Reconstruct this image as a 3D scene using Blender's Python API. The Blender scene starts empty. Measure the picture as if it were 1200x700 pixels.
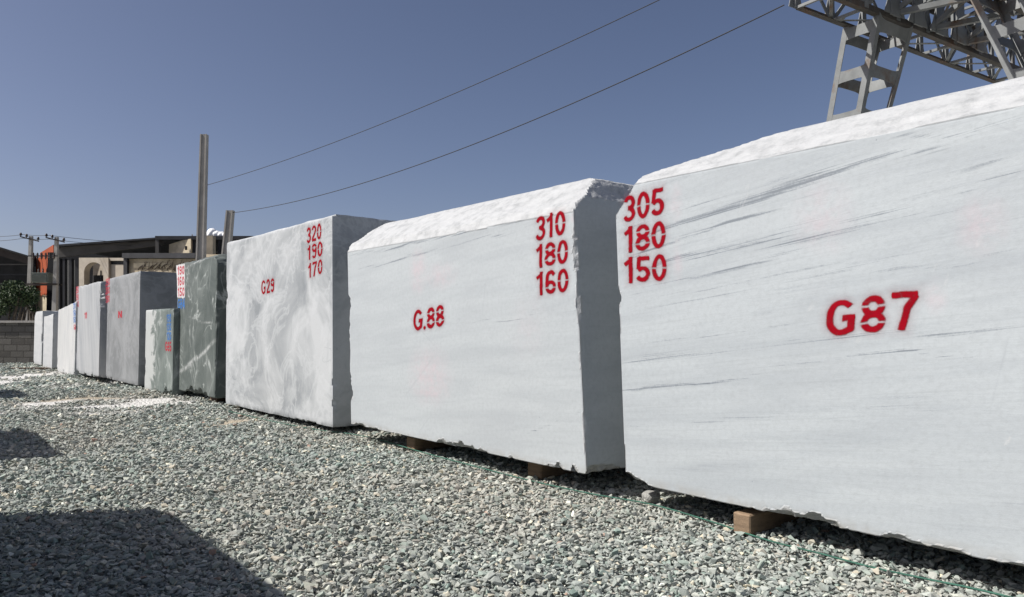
import bpy, bmesh, math, random
import numpy as np
from mathutils import Vector, Matrix

# ------------------------------------------------------------------ camera, light, exposure
scn = bpy.context.scene
COL = scn.collection
F = 867.0                       # focal length in units of the 1200 x 700 photograph
PITCH = math.atan(35 / F)
EYE = 1.0
cam_d = bpy.data.cameras.new("camera"); cam = bpy.data.objects.new("camera", cam_d); COL.objects.link(cam)
cam_d.sensor_fit = 'HORIZONTAL'; cam_d.sensor_width = 36.0; cam_d.lens = 36.0 * F / 1200.0
cam_d.clip_start = 0.05; cam_d.clip_end = 6000
cam.location = (0, 0, EYE); cam.rotation_euler = (math.pi / 2 + PITCH, 0, 0)
scn.camera = cam

SUN_EL = math.radians(45); SUN_H = Vector((-1.0, -0.17)).normalized()
sun_dir = Vector((SUN_H.x * math.cos(SUN_EL), SUN_H.y * math.cos(SUN_EL), math.sin(SUN_EL)))
world = bpy.data.worlds.new("World"); scn.world = world; world.use_nodes = True
wn = world.node_tree.nodes; wl = world.node_tree.links
sky = wn.new('ShaderNodeTexSky'); sky.sky_type = 'NISHITA'; sky.sun_disc = False
sky.sun_elevation = SUN_EL
sky.sun_rotation = math.atan2(SUN_H.x, SUN_H.y)
sky.altitude = 1200; sky.air_density = 0.8; sky.dust_density = 4.0; sky.ozone_density = 0.5
tint = wn.new('ShaderNodeMix'); tint.data_type = 'RGBA'; tint.blend_type = 'MULTIPLY'; tint.inputs['Factor'].default_value = 1
tint.inputs['B'].default_value = (1.085, 1.0, 1.03, 1)         # dusty summer air: less green-blue than the clean sky model
wl.new(sky.outputs[0], tint.inputs['A']); wl.new(tint.outputs['Result'], wn['Background'].inputs[0]); wn['Background'].inputs[1].default_value = 0.057
sl = bpy.data.lights.new("sun", 'SUN'); sun = bpy.data.objects.new("sun", sl); COL.objects.link(sun)
sl.energy = 4.1; sl.angle = math.radians(0.53); sl.color = (1.0, 0.965, 0.915)
sun.rotation_euler = sun_dir.to_track_quat('Z', 'Y').to_euler()
scn.view_settings.view_transform = 'Standard'; scn.view_settings.look = 'None'
scn.view_settings.gamma = 1; scn.view_settings.exposure = 0.67
scn.view_settings.use_curve_mapping = False

# ------------------------------------------------------------------ helpers
rnd = random.Random(7)
RNG = np.random.default_rng(11)
CP, SP = math.cos(PITCH), math.sin(PITCH)

def ray(px, py):
    u = (px - 600) / F; v = (350 - py) / F
    return Vector((u, CP - v * SP, SP + v * CP))

def P(px, py, d):
    """point seen at pixel (px,py) whose forward distance is d"""
    r = ray(px, py)
    return Vector((0, 0, EYE)) + r * (d / r.y)

def link(o, parent=None):
    COL.objects.link(o)
    if parent is not None: o.parent = parent
    return o

def tag(o, label=None, cat=None, group=None, kind=None):
    if label: o['label'] = label
    if cat: o['category'] = cat
    if group: o['group'] = group
    if kind: o['kind'] = kind
    return o

def empty(name, loc=(0, 0, 0), rz=0):
    o = bpy.data.objects.new(name, None); o.empty_display_size = 0.2
    o.location = loc; o.rotation_euler = (0, 0, rz)
    return link(o)

def copy_tree(o, parent=None):
    c = o.copy(); COL.objects.link(c)
    if parent is not None: c.parent = parent
    for ch in list(o.children): copy_tree(ch, c)
    return c

class MB:
    def __init__(s): s.v = []; s.f = []
    def add(s, vs, fs):
        k = len(s.v); s.v += [tuple(v) for v in vs]; s.f += [tuple(i + k for i in f) for f in fs]
    def box(s, x0, x1, y0, y1, z0, z1):
        s.add([(x0,y0,z0),(x1,y0,z0),(x1,y1,z0),(x0,y1,z0),(x0,y0,z1),(x1,y0,z1),(x1,y1,z1),(x0,y1,z1)],
              [(3,2,1,0),(4,5,6,7),(0,1,5,4),(1,2,6,5),(2,3,7,6),(3,0,4,7)])
        return s
    def bar(s, p, q, w, h, up=(0,0,1), off=(0,0)):
        p = Vector(p); q = Vector(q); d = (q - p).normalized(); u = Vector(up)
        a = d.cross(u)
        if a.length < 1e-4: a = d.cross(Vector((1,0,0)))
        a.normalize(); b = a.cross(d)
        vs = []
        for e in (p, q):
            for sx, sy in ((-1,-1),(1,-1),(1,1),(-1,1)):
                vs.append(e + a*(off[0] + sx*w/2) + b*(off[1] + sy*h/2))
        s.add(vs, [(0,1,2,3),(7,6,5,4),(0,4,5,1),(1,5,6,2),(2,6,7,3),(3,7,4,0)])
        return s
    def angle(s, p, q, a, b, w, t):
        """L section: flanges of width w leave the line p-q along directions a and b"""
        a = Vector(a).normalized(); b = Vector(b).normalized()
        for m, n in ((a, b), (b, a)):
            vs = []
            for e in (Vector(p), Vector(q)):
                o = e + n * (0 if m is a else t)
                wd = w
                vs += [o, o + m*wd, o + m*wd + n*(t if m is a else 0) , o + n*(t if m is a else 0)] if m is a else \
                      [Vector(e) + b*t, Vector(e) + b*w, Vector(e) + b*w + a*t, Vector(e) + b*t + a*t]
            s.add(vs, [(3,2,1,0),(4,5,6,7),(0,1,5,4),(1,2,6,5),(2,3,7,6),(3,0,4,7)])
        return s
    def prism(s, pts, off):
        n = len(pts); off = Vector(off)
        s.add([Vector(p) for p in pts] + [Vector(p) + off for p in pts],
              [tuple(range(n-1,-1,-1)), tuple(range(n, 2*n))] + [(i, (i+1) % n, n+(i+1) % n, n+i) for i in range(n)])
        return s
    def tube(s, pts, r, n=8, caps=True):
        k = len(s.v); pts = [Vector(p) for p in pts]
        rr = r if isinstance(r, (list, tuple)) else [r]*len(pts)
        for i, p in enumerate(pts):
            d = (pts[min(i+1, len(pts)-1)] - pts[max(i-1, 0)]).normalized()
            a = d.cross(Vector((0,0,1)))
            if a.length < 1e-3: a = d.cross(Vector((1,0,0)))
            a.normalize(); b = d.cross(a)
            for j in range(n):
                t = 2*math.pi*j/n
                s.v.append(tuple(p + (a*math.cos(t) + b*math.sin(t))*rr[i]))
        for i in range(len(pts)-1):
            for j in range(n):
                s.f.append((k+i*n+j, k+i*n+(j+1) % n, k+(i+1)*n+(j+1) % n, k+(i+1)*n+j))
        if caps:
            s.f.append(tuple(k+j for j in range(n-1,-1,-1))); e = k+(len(pts)-1)*n
            s.f.append(tuple(e+j for j in range(n)))
        return s
    def lathe(s, prof, c, n=16):
        return s.tube([Vector(c) + Vector((0,0,z)) for r, z in prof], [r for r, z in prof], n)
    def build(s, name, mat, parent=None, smooth=False, bevel=0):
        me = bpy.data.meshes.new(name); me.from_pydata(s.v, [], s.f)
        bm = bmesh.new(); bm.from_mesh(me); bmesh.ops.recalc_face_normals(bm, faces=bm.faces)
        if bevel: bmesh.ops.bevel(bm, geom=list(bm.edges), offset=bevel, segments=1, affect='EDGES')
        bm.to_mesh(me); bm.free()
        if smooth:
            me.shade_smooth(); me.set_sharp_from_angle(angle=math.radians(40))
        me.materials.append(mat)
        return link(bpy.data.objects.new(name, me), parent)

def vnoise(p, seed=0):
    p = np.asarray(p, float); i = np.floor(p).astype(np.int64); f = p - i; f = f*f*(3-2*f)
    def h(dx, dy, dz):
        n = ((i[:,0]+dx)*73856093) ^ ((i[:,1]+dy)*19349663) ^ ((i[:,2]+dz)*83492791) ^ (seed*2654435761 & 0x7fffffff)
        n = (n ^ (n >> 13)) * 1274126177 & 0x7fffffff
        n = (n ^ (n >> 16)) * 668265263 & 0x7fffffff
        return (n & 0xffff) / 65535.0
    r = 0
    for dx in (0,1):
        for dy in (0,1):
            for dz in (0,1):
                w = (f[:,0] if dx else 1-f[:,0])*(f[:,1] if dy else 1-f[:,1])*(f[:,2] if dz else 1-f[:,2])
                r = r + w*h(dx,dy,dz)
    return r
def fbm(p, seed=0, o=4):
    r = 0; a = .5; t = 0
    for k in range(o):
        r = r + a*vnoise(np.asarray(p)*2**k, seed+k); t += a; a *= .5
    return r/t

# ------------------------------------------------------------------ materials
class NT:
    def __init__(s, name):
        s.m = bpy.data.materials.new(name); s.m.use_nodes = True
        s.n = s.m.node_tree.nodes; s.l = s.m.node_tree.links
        s.b = s.n['Principled BSDF']; s.out = s.n['Material Output']
        s.b.inputs['Specular IOR Level'].default_value = 0.25
    def set(s, sock, v):
        if hasattr(v, 'is_output') or isinstance(v, bpy.types.NodeSocket): s.l.new(v, sock)
        else: sock.default_value = v
    def obj(s, scale=(1,1,1), rot=(0,0,0), loc=(0,0,0)):
        t = s.n.new('ShaderNodeTexCoord'); m = s.n.new('ShaderNodeMapping')
        if any(rot) and len(set(scale)) > 1:
            m0 = s.n.new('ShaderNodeMapping'); s.l.new(t.outputs['Object'], m0.inputs[0]); m0.inputs['Rotation'].default_value = rot
            s.l.new(m0.outputs[0], m.inputs[0]); rot = (0, 0, 0)
        else: s.l.new(t.outputs['Object'], m.inputs[0])
        m.inputs['Location'].default_value = loc; m.inputs['Rotation'].default_value = rot; m.inputs['Scale'].default_value = scale
        return m.outputs[0]
    def noise(s, vec, scale, detail=4, rough=.55, dist=0):
        t = s.n.new('ShaderNodeTexNoise'); s.l.new(vec, t.inputs['Vector'])
        t.inputs['Scale'].default_value = scale; t.inputs['Detail'].default_value = detail
        t.inputs['Roughness'].default_value = rough; t.inputs['Distortion'].default_value = dist
        return t.outputs[0]
    def voro(s, vec, scale, feature='F1', out=0, rand=1):
        t = s.n.new('ShaderNodeTexVoronoi'); t.feature = feature; s.l.new(vec, t.inputs['Vector'])
        t.inputs['Scale'].default_value = scale; t.inputs['Randomness'].default_value = rand
        return t.outputs[out]
    def ramp(s, fac, *stops):
        r = s.n.new('ShaderNodeValToRGB'); e = r.color_ramp.elements
        while len(e) < len(stops): e.new(.5)
        for k, (p, c) in enumerate(stops):
            e[k].position = p
            e[k].color = (c, c, c, 1) if isinstance(c, (int, float)) else (*c, 1)
        s.l.new(fac, r.inputs[0]); return r.outputs[0]
    def math(s, op, a, b=0.0, clamp=False):
        m = s.n.new('ShaderNodeMath'); m.operation = op; m.use_clamp = clamp
        s.set(m.inputs[0], a); s.set(m.inputs[1], b); return m.outputs[0]
    def mix(s, fac, a, b, mode='MIX'):
        m = s.n.new('ShaderNodeMix'); m.data_type = 'RGBA'; m.blend_type = mode
        s.set(m.inputs['Factor'], fac)
        s.set(m.inputs['A'], (*a, 1) if isinstance(a, tuple) and len(a) == 3 else a)
        s.set(m.inputs['B'], (*b, 1) if isinstance(b, tuple) and len(b) == 3 else b)
        return m.outputs['Result']
    def attr(s, name, out='Fac'):
        a = s.n.new('ShaderNodeAttribute'); a.attribute_name = name; return a.outputs[out]
    def bump(s, h, strength=.3, dist=.01):
        b = s.n.new('ShaderNodeBump'); s.l.new(h, b.inputs['Height'])
        b.inputs['Strength'].default_value = strength; b.inputs['Distance'].default_value = dist
        s.l.new(b.outputs[0], s.b.inputs['Normal'])
    def done(s, col, rough=.8, metal=0):
        s.set(s.b.inputs['Base Color'], (*col, 1) if isinstance(col, tuple) and len(col) == 3 else col)
        s.set(s.b.inputs['Roughness'], rough); s.b.inputs['Metallic'].default_value = metal
        return s.m

def plain(name, col, var=.25, scale=3.0, rough=.8, stain=None, bump=.2, stretch=(1,1,1)):
    t = NT(name); v = t.obj(scale=stretch)
    n = t.noise(v, scale, 6, .6)
    dk = tuple(c*(1-var) for c in col); lt = tuple(min(1, c*(1+var)) for c in col)
    c = t.ramp(n, (.3, dk), (.7, lt))
    if stain:
        m = t.ramp(t.noise(v, scale*.4, 5, .7), (.52, 0.0), (.66, 1.0))
        c = t.mix(m, c, stain)
    t.bump(t.noise(v, scale*12, 4), bump, .01)
    return t.done(c, rough)

def m_white_marble(name, tilt=8, base=(.398,.428,.444), dark=(.338,.366,.386), fine=.5, seed=0.0, rust=.0):
    t = NT(name)
    r = (0, math.radians(tilt), 0)
    v = t.obj(loc=(seed, 0, 0)); vs = t.obj((.55, 1.2, 5.5), r, (seed, 0, 0)); vf = t.obj((.5, 1.0, 13), r, (seed+3, 0, 0))
    band = t.noise(vs, 1.5, 7, .6, .4)
    c = t.mix(t.ramp(band, (.42, 0.0), (.66, 1.0)), base, dark)
    cloud = t.noise(v, 2.2, 8, .65, .6)
    c = t.mix(t.math('MULTIPLY', t.ramp(cloud, (.48, 0.0), (.75, 1.0)), .45), c, (.345, .366, .383))
    grain = t.noise(v, 38, 5, .7)
    c = t.mix(t.math('MULTIPLY', t.ramp(grain, (.45, 0.0), (.75, 1.0)), .42), c, (.28, .30, .31))
    # thin grey bedding veins
    n = t.noise(vf, .9, 5, .55, .3)
    vein = t.ramp(t.math('ABSOLUTE', t.math('SUBTRACT', n, .5)), (0.0, 1.0), (.022, 0.0))
    mask = t.ramp(t.noise(vs, 2.6, 4, .6), (.5, 0.0), (.68, 1.0))
    spk = t.ramp(t.noise(t.obj((12, 12, 40), r), 5, 4, .7), (.4, .1), (.62, 1.0))
    vv = t.math('MULTIPLY', t.math('MULTIPLY', vein, mask), spk)
    c = t.mix(t.math('MULTIPLY', vv, fine), c, (.24, .265, .29))
    # large veins of this very block, kept as a vertex attribute
    streak = t.noise(t.obj((.7, .7, 62), r), 1.6, 6, .62, .2)
    speck = t.noise(v, 95, 4, .75)
    c = t.mix(t.math('MULTIPLY', t.ramp(streak, (.52, 0.0), (.72, 1.0)), .22*fine+.04), c, tuple(x*.62 for x in base))
    e_ = t.attr('vein')
    hv = t.math('ADD', t.math('MULTIPLY', e_, .55), t.math('ADD', t.math('MULTIPLY', t.math('SUBTRACT', streak, .5), 2.4), t.math('MULTIPLY', t.math('SUBTRACT', speck, .5), .55)))
    hv = t.math('MULTIPLY', t.ramp(hv, (.22, 0.0), (.58, 1.0)), t.ramp(e_, (0.0, 0.0), (.22, 1.0)))
    c = t.mix(t.math('MULTIPLY', hv, .72, True), c, (.11, .13, .155))
    # hairline cracks and pits
    cr = t.ramp(t.voro(t.obj((1, 1, 1.0), (0, .5, 0), (seed, 0, 0)), 1.1, 'DISTANCE_TO_EDGE'), (0.0, 1.0), (.006, 0.0))
    cr = t.math('MULTIPLY', cr, t.ramp(t.noise(v, 1.7, 4), (.52, 0.0), (.62, 1.0)))
    c = t.mix(t.math('MULTIPLY', cr, .35), c, (.28, .30, .325))
    pit = t.ramp(t.voro(v, 7), (0.016, 1.0), (.03, 0.0))
    c = t.mix(t.math('MULTIPLY', pit, .7), c, (.2, .22, .235))
    # old scrapes: pale and dusty
    sc = t.ramp(t.noise(t.obj((2.5, 2, .7), (0, -.6, 0), (seed, 1, 0)), 3.5, 5, .7, 1.2), (.66, 0.0), (.74, 1.0))
    c = t.mix(t.math('MULTIPLY', sc, .55), c, (.46, .47, .47))
    # faint rose tint left by scrubbed off paint
    pk = t.math('MULTIPLY', t.attr('pink'), t.ramp(t.noise(v, 13, 6, .75), (.36, 0.0), (.70, 1.0)))
    c = t.mix(t.math('MULTIPLY', pk, .40, True), c, (.60, .36, .40))
    # broken (unsawn) stone: sugary white with grey dirt
    rb = t.attr('rough')
    rc = t.ramp(t.noise(v, 11, 8, .7), (.3, (.27,.28,.285)), (.5, (.395,.405,.41)), (.75, (.45,.46,.465)))
    c = t.mix(rb, c, rc)
    gd = t.attr('dirt'); c = t.mix(t.math('MULTIPLY', gd, t.ramp(t.noise(v, 9, 6, .7), (.38, 0.0), (.6, 1.0))), c, (.30, .295, .275))
    saw = t.noise(t.obj((2, 2, 120), (0, math.radians(2), 0)), 1.5, 3)
    h = t.math('ADD', t.math('MULTIPLY', saw, .09), t.math('MULTIPLY', t.noise(v, 55, 6, .7), t.math('ADD', t.math('MULTIPLY', rb, 2.0), .35)))
    h = t.math('ADD', h, t.math('MULTIPLY', t.noise(t.obj((2, 9, 9)), 1.0, 5, .6), t.math('MULTIPLY', rb, 1.6)))
    t.bump(h, .45, .006)
    return t.done(c, .62)

def m_cloud_marble(name, lo=(.215,.232,.243), hi=(.435,.450,.458), scale=1.15, dist=.9, stretch=(1,1,1), seed=0.0, vein=(.26,.28,.30)):
    t = NT(name); v = t.obj(stretch, (0, .35, 0), (seed, seed*.3, 0))
    n = t.noise(v, scale, 9, .62, dist)
    c = t.ramp(n, (.34, lo), (.47, tuple((a+b)/2 for a, b in zip(lo, hi))), (.60, hi))
    n2 = t.noise(v, scale*1.7, 7, .6, dist*1.4)
    pale = t.ramp(t.math('ABSOLUTE', t.math('SUBTRACT', n2, .52)), (0.0, 1.0), (.05, 0.0))
    c = t.mix(t.math('MULTIPLY', pale, .5), c, tuple(min(.66, h*1.1) for h in hi))
    n3 = t.noise(v, scale*2.3, 6, .55, dist)
    dk = t.ramp(t.math('ABSOLUTE', t.math('SUBTRACT', n3, .5)), (0.0, 1.0), (.014, 0.0))
    c = t.mix(t.math('MULTIPLY', dk, t.ramp(n2, (.5, 0.0), (.62, .55))), c, vein)
    gr = t.noise(t.obj(), 45, 4, .7)
    c = t.mix(t.math('MULTIPLY', t.ramp(gr, (.5, 0.0), (.8, 1.0)), .18), c, lo)
    gd = t.attr('dirt'); c = t.mix(t.math('MULTIPLY', gd, t.ramp(t.noise(t.obj(), 9, 6, .7), (.38, 0.0), (.6, 1.0))), c, tuple(x*.5 for x in lo))
    rb = t.attr('rough'); c = t.mix(t.math('MULTIPLY', rb, .6), c, tuple(min(.66, x*1.05) for x in hi))
    t.bump(t.noise(t.obj(), 50, 6, .7), .3, .006)
    return t.done(c, .6)

def m_green_marble(name, white_left=None, k=1.0):
    t = NT(name); v = t.obj((1, 1, .8), (0, .25, 0)); o = t.obj()
    n = t.noise(v, 2.4, 8, .65, 1.2)
    c = t.ramp(n, (.32, tuple(k*x for x in (.062,.076,.071))), (.52, tuple(k*x for x in (.094,.110,.103))), (.7, tuple(k*x for x in (.145,.163,.154))))
    n2 = t.noise(v, 1.5, 6, .55, .8)
    wv = t.ramp(t.math('ABSOLUTE', t.math('SUBTRACT', n2, .5)), (0.0, 1.0), (.010, .35), (.022, 0.0))
    wv = t.math('MULTIPLY', wv, t.ramp(t.noise(v, 3.1, 5), (.42, 0.0), (.6, 1.0)))
    c = t.mix(wv, c, (.36,.385,.37))
    # straight healed fractures
    ve = t.ramp(t.voro(t.obj((1.3, 1.3, .55), (0, .12, 0)), 1.5, 'DISTANCE_TO_EDGE'), (0.0, 1.0), (.016, 0.0))
    c = t.mix(t.math('MULTIPLY', t.math('MULTIPLY', ve, .5), t.ramp(t.noise(v, 2.2, 5, .6), (.45, 0.0), (.62, 1.0))), c, (.33,.36,.345))
    c = t.mix(t.math('MULTIPLY', t.attr('vein'), t.ramp(t.noise(o, 9, 6, .75), (.38, 0.0), (.55, 1.0))), c, (.45,.465,.455))
    if white_left is not None:
        s = t.n.new('ShaderNodeSeparateXYZ'); t.l.new(o, s.inputs[0])
        e = t.math('ADD', s.outputs[0], t.math('MULTIPLY', t.math('SUBTRACT', t.noise(o, 2.0, 7, .65, 1.4), .5), 1.5))
        wm = t.ramp(t.math('SUBTRACT', e, white_left), (-.1, .85), (.0, .7), (.12, 0.0))
        c = t.mix(wm, c, (.45,.465,.455))
    t.bump(t.noise(o, 40, 6, .7), .35, .008)
    return t.done(c, .55)

M = {}
M['g87'] = m_white_marble('white_veined_marble', 7, fine=.75)
M['g88'] = m_white_marble('white_sugar_marble', 5, (.406,.434,.447), (.362,.388,.404), .3, 5.3)
M['g29'] = m_cloud_marble('cloudy_marble')
M['grey'] = m_cloud_marble('grey_marble', (.155,.163,.168), (.25,.258,.264), 1.3, .8, seed=4.0)
M['streak'] = m_cloud_marble('streaked_marble', (.235,.25,.265), (.345,.354,.36), 1.6, .3, (2.6, 1, .22), 9.0)
M['white'] = m_white_marble('chalky_marble', 82, (.47,.474,.466), (.385,.393,.393), .45, 9.0)
M['white2'] = m_white_marble('pale_marble', 0, (.455,.463,.467), (.405,.417,.425), .2, 14.0)
M['green'] = m_green_marble('green_marble')
M['green2'] = m_green_marble('green_white_marble', -.35, 1.55)

def m_paint(name, col, fade=1.0, spray=.24, edge=.0035):
    t = NT(name); o = t.obj(); sd = t.attr('sd')
    sd2 = t.math('ADD', sd, t.math('MULTIPLY', t.math('SUBTRACT', t.noise(o, 60, 4, .7), .5), .006))
    mr = t.n.new('ShaderNodeMapRange'); t.l.new(sd2, mr.inputs[0])
    mr.inputs[1].default_value = -edge; mr.inputs[2].default_value = edge; mr.inputs[3].default_value = 1; mr.inputs[4].default_value = 0
    wear = t.ramp(t.noise(o, 28, 6, .7), (.30, .75), (.48, 1.0))
    core = t.math('MULTIPLY', mr.outputs[0], wear)
    halo = t.math('MULTIPLY', t.math('POWER', 2.718, t.math('MULTIPLY', t.math('MAXIMUM', sd, 0.0), -75.0)), spray)
    halo = t.math('MULTIPLY', halo, t.ramp(t.noise(o, 22, 6, .75), (.3, .35), (.7, 1.1)))
    a = t.math('MULTIPLY', t.math('MAXIMUM', core, halo), fade, True)
    tr = t.n.new('ShaderNodeBsdfTransparent'); mx = t.n.new('ShaderNodeMixShader')
    t.l.new(a, mx.inputs[0]); t.l.new(tr.outputs[0], mx.inputs[1]); t.l.new(t.b.outputs[0], mx.inputs[2])
    t.l.new(mx.outputs[0], t.out.inputs[0])
    t.b.inputs['Specular IOR Level'].default_value = .08
    c = t.ramp(t.noise(o, 14, 4), (.3, tuple(x*.85 for x in col)), (.7, tuple(min(1, x*1.15) for x in col)))
    return t.done(c, .9)
M['red'] = m_paint('red_stencil_paint', (.235,.0012,.008))
M['red_far'] = m_paint('thin_red_paint', (.42,.03,.05), .8, .2)
M['blue'] = m_paint('blue_stencil_paint', (.05,.16,.42), .85, .2)
M['whitepaint'] = m_paint('white_brushed_paint', (.55,.55,.55), .95, 0, .008)

M['timber'] = plain('sawn_timber', (.225,.160,.105), .35, 6, .9, (.13,.095,.065), .5, (1, 1, 6))
M['old_timber'] = plain('weathered_timber', (.075,.05,.035), .35, 6, .9, (.05,.035,.025), .5, (1, 1, 6))
M['steel'] = plain('grey_crane_paint', (.17,.178,.178), .22, 2.5, .5, (.13,.085,.055), .15)
M['steel_dark'] = plain('weathered_crane_steel', (.075,.068,.06), .3, 3.5, .65, (.10,.06,.04), .15)
M['concrete'] = plain('pole_concrete', (.36,.34,.31), .15, 2, .9, None, .3)
M['pole_grey'] = plain('weathered_pole_concrete', (.30,.29,.27), .2, 2, .9, None, .3)
M['wire'] = plain('black_cable', (.03,.03,.033), .1, 2, .6)
M['iron'] = plain('dark_iron', (.035,.036,.04), .3, 1.5, .6)
M['iron2'] = plain('brown_iron', (.045,.036,.031), .3, 1, .7)
M['rafter'] = plain('grey_rafter_paint', (.085,.08,.075), .2, .8, .7)
M['orange'] = plain('orange_cladding', (.37,.08,.03), .12, .5, .6, None, .2, (3, 3, .3))
M['beige'] = plain('beige_stone_facing', (.40,.355,.295), .14, .9, .85, (.32,.275,.22), .3)
M['tan'] = plain('tan_plaster', (.40,.34,.25), .2, .8, .9, (.22,.18,.12), .5)
M['cream'] = plain('cream_plaster', (.58,.50,.36), .2, 1.2, .9, (.42,.36,.26), .3)
M['sheet'] = plain('grey_sheet', (.22,.22,.215), .2, .8, .7)
M['dark'] = plain('shade_black', (.03,.03,.032), .3, 1, .9)  # near-black colour paints the shade inside the sheds and openings
M['tarp'] = plain('white_tarpaulin', (.80,.80,.80), .05, 2, .5)
M['trafo'] = plain('transformer_green_grey', (.17,.185,.165), .15, 3, .5)
M['porcelain'] = plain('brown_porcelain', (.06,.045,.04), .2, 8, .3)
M['twine'] = plain('green_twine', (.035,.11,.08), .3, 40, .7)
M['leaf'] = None
M['bark'] = plain('bark', (.10,.08,.06), .3, 6, .9)

# ------------------------------------------------------------------ ground
def sstep(a, b, x):
    t = np.clip((x-a)/(b-a), 0, 1); return t*t*(3-2*t)
def gz(x, y):
    x = np.asarray(x, float); y = np.asarray(y, float)
    r = np.hypot(x, y); p = np.stack([x, y, 0*x], -1).reshape(-1, 3)
    n = (fbm(p*1.1, 3, 3).reshape(x.shape) - .5)*.05
    return -.11*sstep(13, 18, r)*(1-sstep(200, 500, r)*0) + n*(1-sstep(24, 40, r))
NRM = np.array((-.774, -.633)); DIR = np.array((-.633, .774)); R0 = np.array((.615, 4.2))
def row_dist(x, y): return (x-R0[0])*NRM[0] + (y-R0[1])*NRM[1]
def row_t(x, y): return (x-R0[0])*DIR[0] + (y-R0[1])*DIR[1]
def gpt(px, py):
    """ground point under a pixel of the photograph"""
    r = ray(px, py); k = (EYE + .02)/-r.z
    return np.array((r.x*k, r.y*k))
# patches of stone dust and bare earth: centre, half axes along / across the row, strength
def patch(px0, px1, py0, py1):
    a = gpt(px0, (py0+py1)/2); b = gpt(px1, (py0+py1)/2); c = gpt((px0+px1)/2, py0); d = gpt((px0+px1)/2, py1)
    return (a+b)/2, np.linalg.norm(b-a)/2, np.linalg.norm(d-c)/2, math.atan2(*(b-a)[::-1])
W_PATCH = [patch(96, 172, 470, 487), patch(-30, 32, 475, 492), patch(0, 75, 431, 443), patch(75, 125, 442, 452)]
T_PATCH = [patch(72, 140, 459, 473), patch(244, 292, 491, 502)]
def pmask(x, y, L):
    m = np.zeros_like(x); p = np.stack([x, y, 0*x], -1).reshape(-1, 3)
    n = fbm(p*1.6, 21, 4).reshape(x.shape)
    for c, a, b, ang in L:
        dx, dy = x-c[0], y-c[1]; ca, sa = math.cos(ang), math.sin(ang)
        u = (dx*ca+dy*sa)/a; v = (-dx*sa+dy*ca)/b
        m = np.maximum(m, np.clip(1.75 - np.sqrt(u*u+v*v)*1.05 - (n-.45)*4.2, 0, 1))
    return m

def build_ground():
    def axis(lo, hi, step, far):
        core = np.arange(lo, hi+1e-6, step); g = []; s = step; v = hi
        while v < far: s *= 1.35; v += s; g.append(v)
        h = []; s = step; v = lo
        while v > -far: s *= 1.35; v -= s; h.append(v)
        return np.array(h[::-1] + list(core) + g)
    xs = axis(-18, 4, .10, 2500); ys = axis(-2, 25, .10, 2500)
    X, Y = np.meshgrid(xs, ys); Z = gz(X, Y) - .022
    nx, ny = len(xs), len(ys)
    v = np.stack([X, Y, Z], -1).reshape(-1, 3)
    i = np.arange((ny-1)*(nx-1)); r, c = i//(nx-1), i % (nx-1); a = r*nx+c
    f = np.stack([a, a+1, a+1+nx, a+nx], -1)
    o = np_mesh('ground', v, f, M['ground'])
    for nm, L in (('white', W_PATCH), ('tan', T_PATCH)):
        at = o.data.attributes.new(nm, 'FLOAT', 'POINT'); at.data.foreach_set('value', pmask(X, Y, L).ravel().astype(np.float32))
    o.data.shade_smooth()
    return tag(o, kind='structure')

def np_mesh(name, v, f, mat, parent=None):
    me = bpy.data.meshes.new(name); n = f.shape[1]
    me.vertices.add(len(v)); me.vertices.foreach_set('co', np.ascontiguousarray(v, np.float32).ravel())
    me.loops.add(f.size); me.loops.foreach_set('vertex_index', np.ascontiguousarray(f, np.int32).ravel())
    me.polygons.add(len(f)); me.polygons.foreach_set('loop_start', np.arange(0, f.size, n, dtype=np.int32))
    me.update(calc_edges=True); me.validate()
    me.materials.append(mat)
    return link(bpy.data.objects.new(name, me), parent)

t = NT('gravel_bed'); v = t.obj()
cell = t.voro(v, 30, 'F1', 1); edge = t.voro(v, 30, 'F1', 0)
s_ = t.n.new('ShaderNodeSeparateColor'); t.l.new(cell, s_.inputs[0])
c = t.ramp(s_.outputs[0], (0.0, (.20,.22,.21)), (.45, (.31,.33,.315)), (.75, (.41,.415,.395)), (1.0, (.48,.44,.38)))
far = t.noise(v, .35, 5, .6)
c = t.mix(t.ramp(far, (.4, 0.0), (.7, .5)), c, (.36,.335,.285))
c = t.mix(t.math('MULTIPLY', t.attr('tan'), .9), c, t.ramp(t.noise(v, 14, 6, .7), (.3, (.30,.255,.19)), (.7, (.42,.36,.27))))
c = t.mix(t.math('MULTIPLY', t.attr('white'), .95), c, t.ramp(t.noise(v, 16, 6, .7), (.3, (.50,.49,.47)), (.7, (.68,.675,.65))))
t.bump(t.math('ADD', t.math('MULTIPLY', edge, -1.0), t.math('MULTIPLY', t.noise(v, 80, 4), .4)), .9, .03)
M['ground'] = t.done(c, .95)
build_ground()

# ------------------------------------------------------------------ gravel (uncountable: one mesh)
t = NT('gravel_stone')
c = t.mix(.35, t.attr('col', 'Color'), t.ramp(t.noise(t.obj(), 90, 5, .7), (.3, .10), (.7, .42)), 'OVERLAY')
t.bump(t.noise(t.obj(), 160, 4, .7), .4, .004)
M['gravel'] = t.done(c, .95)

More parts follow.
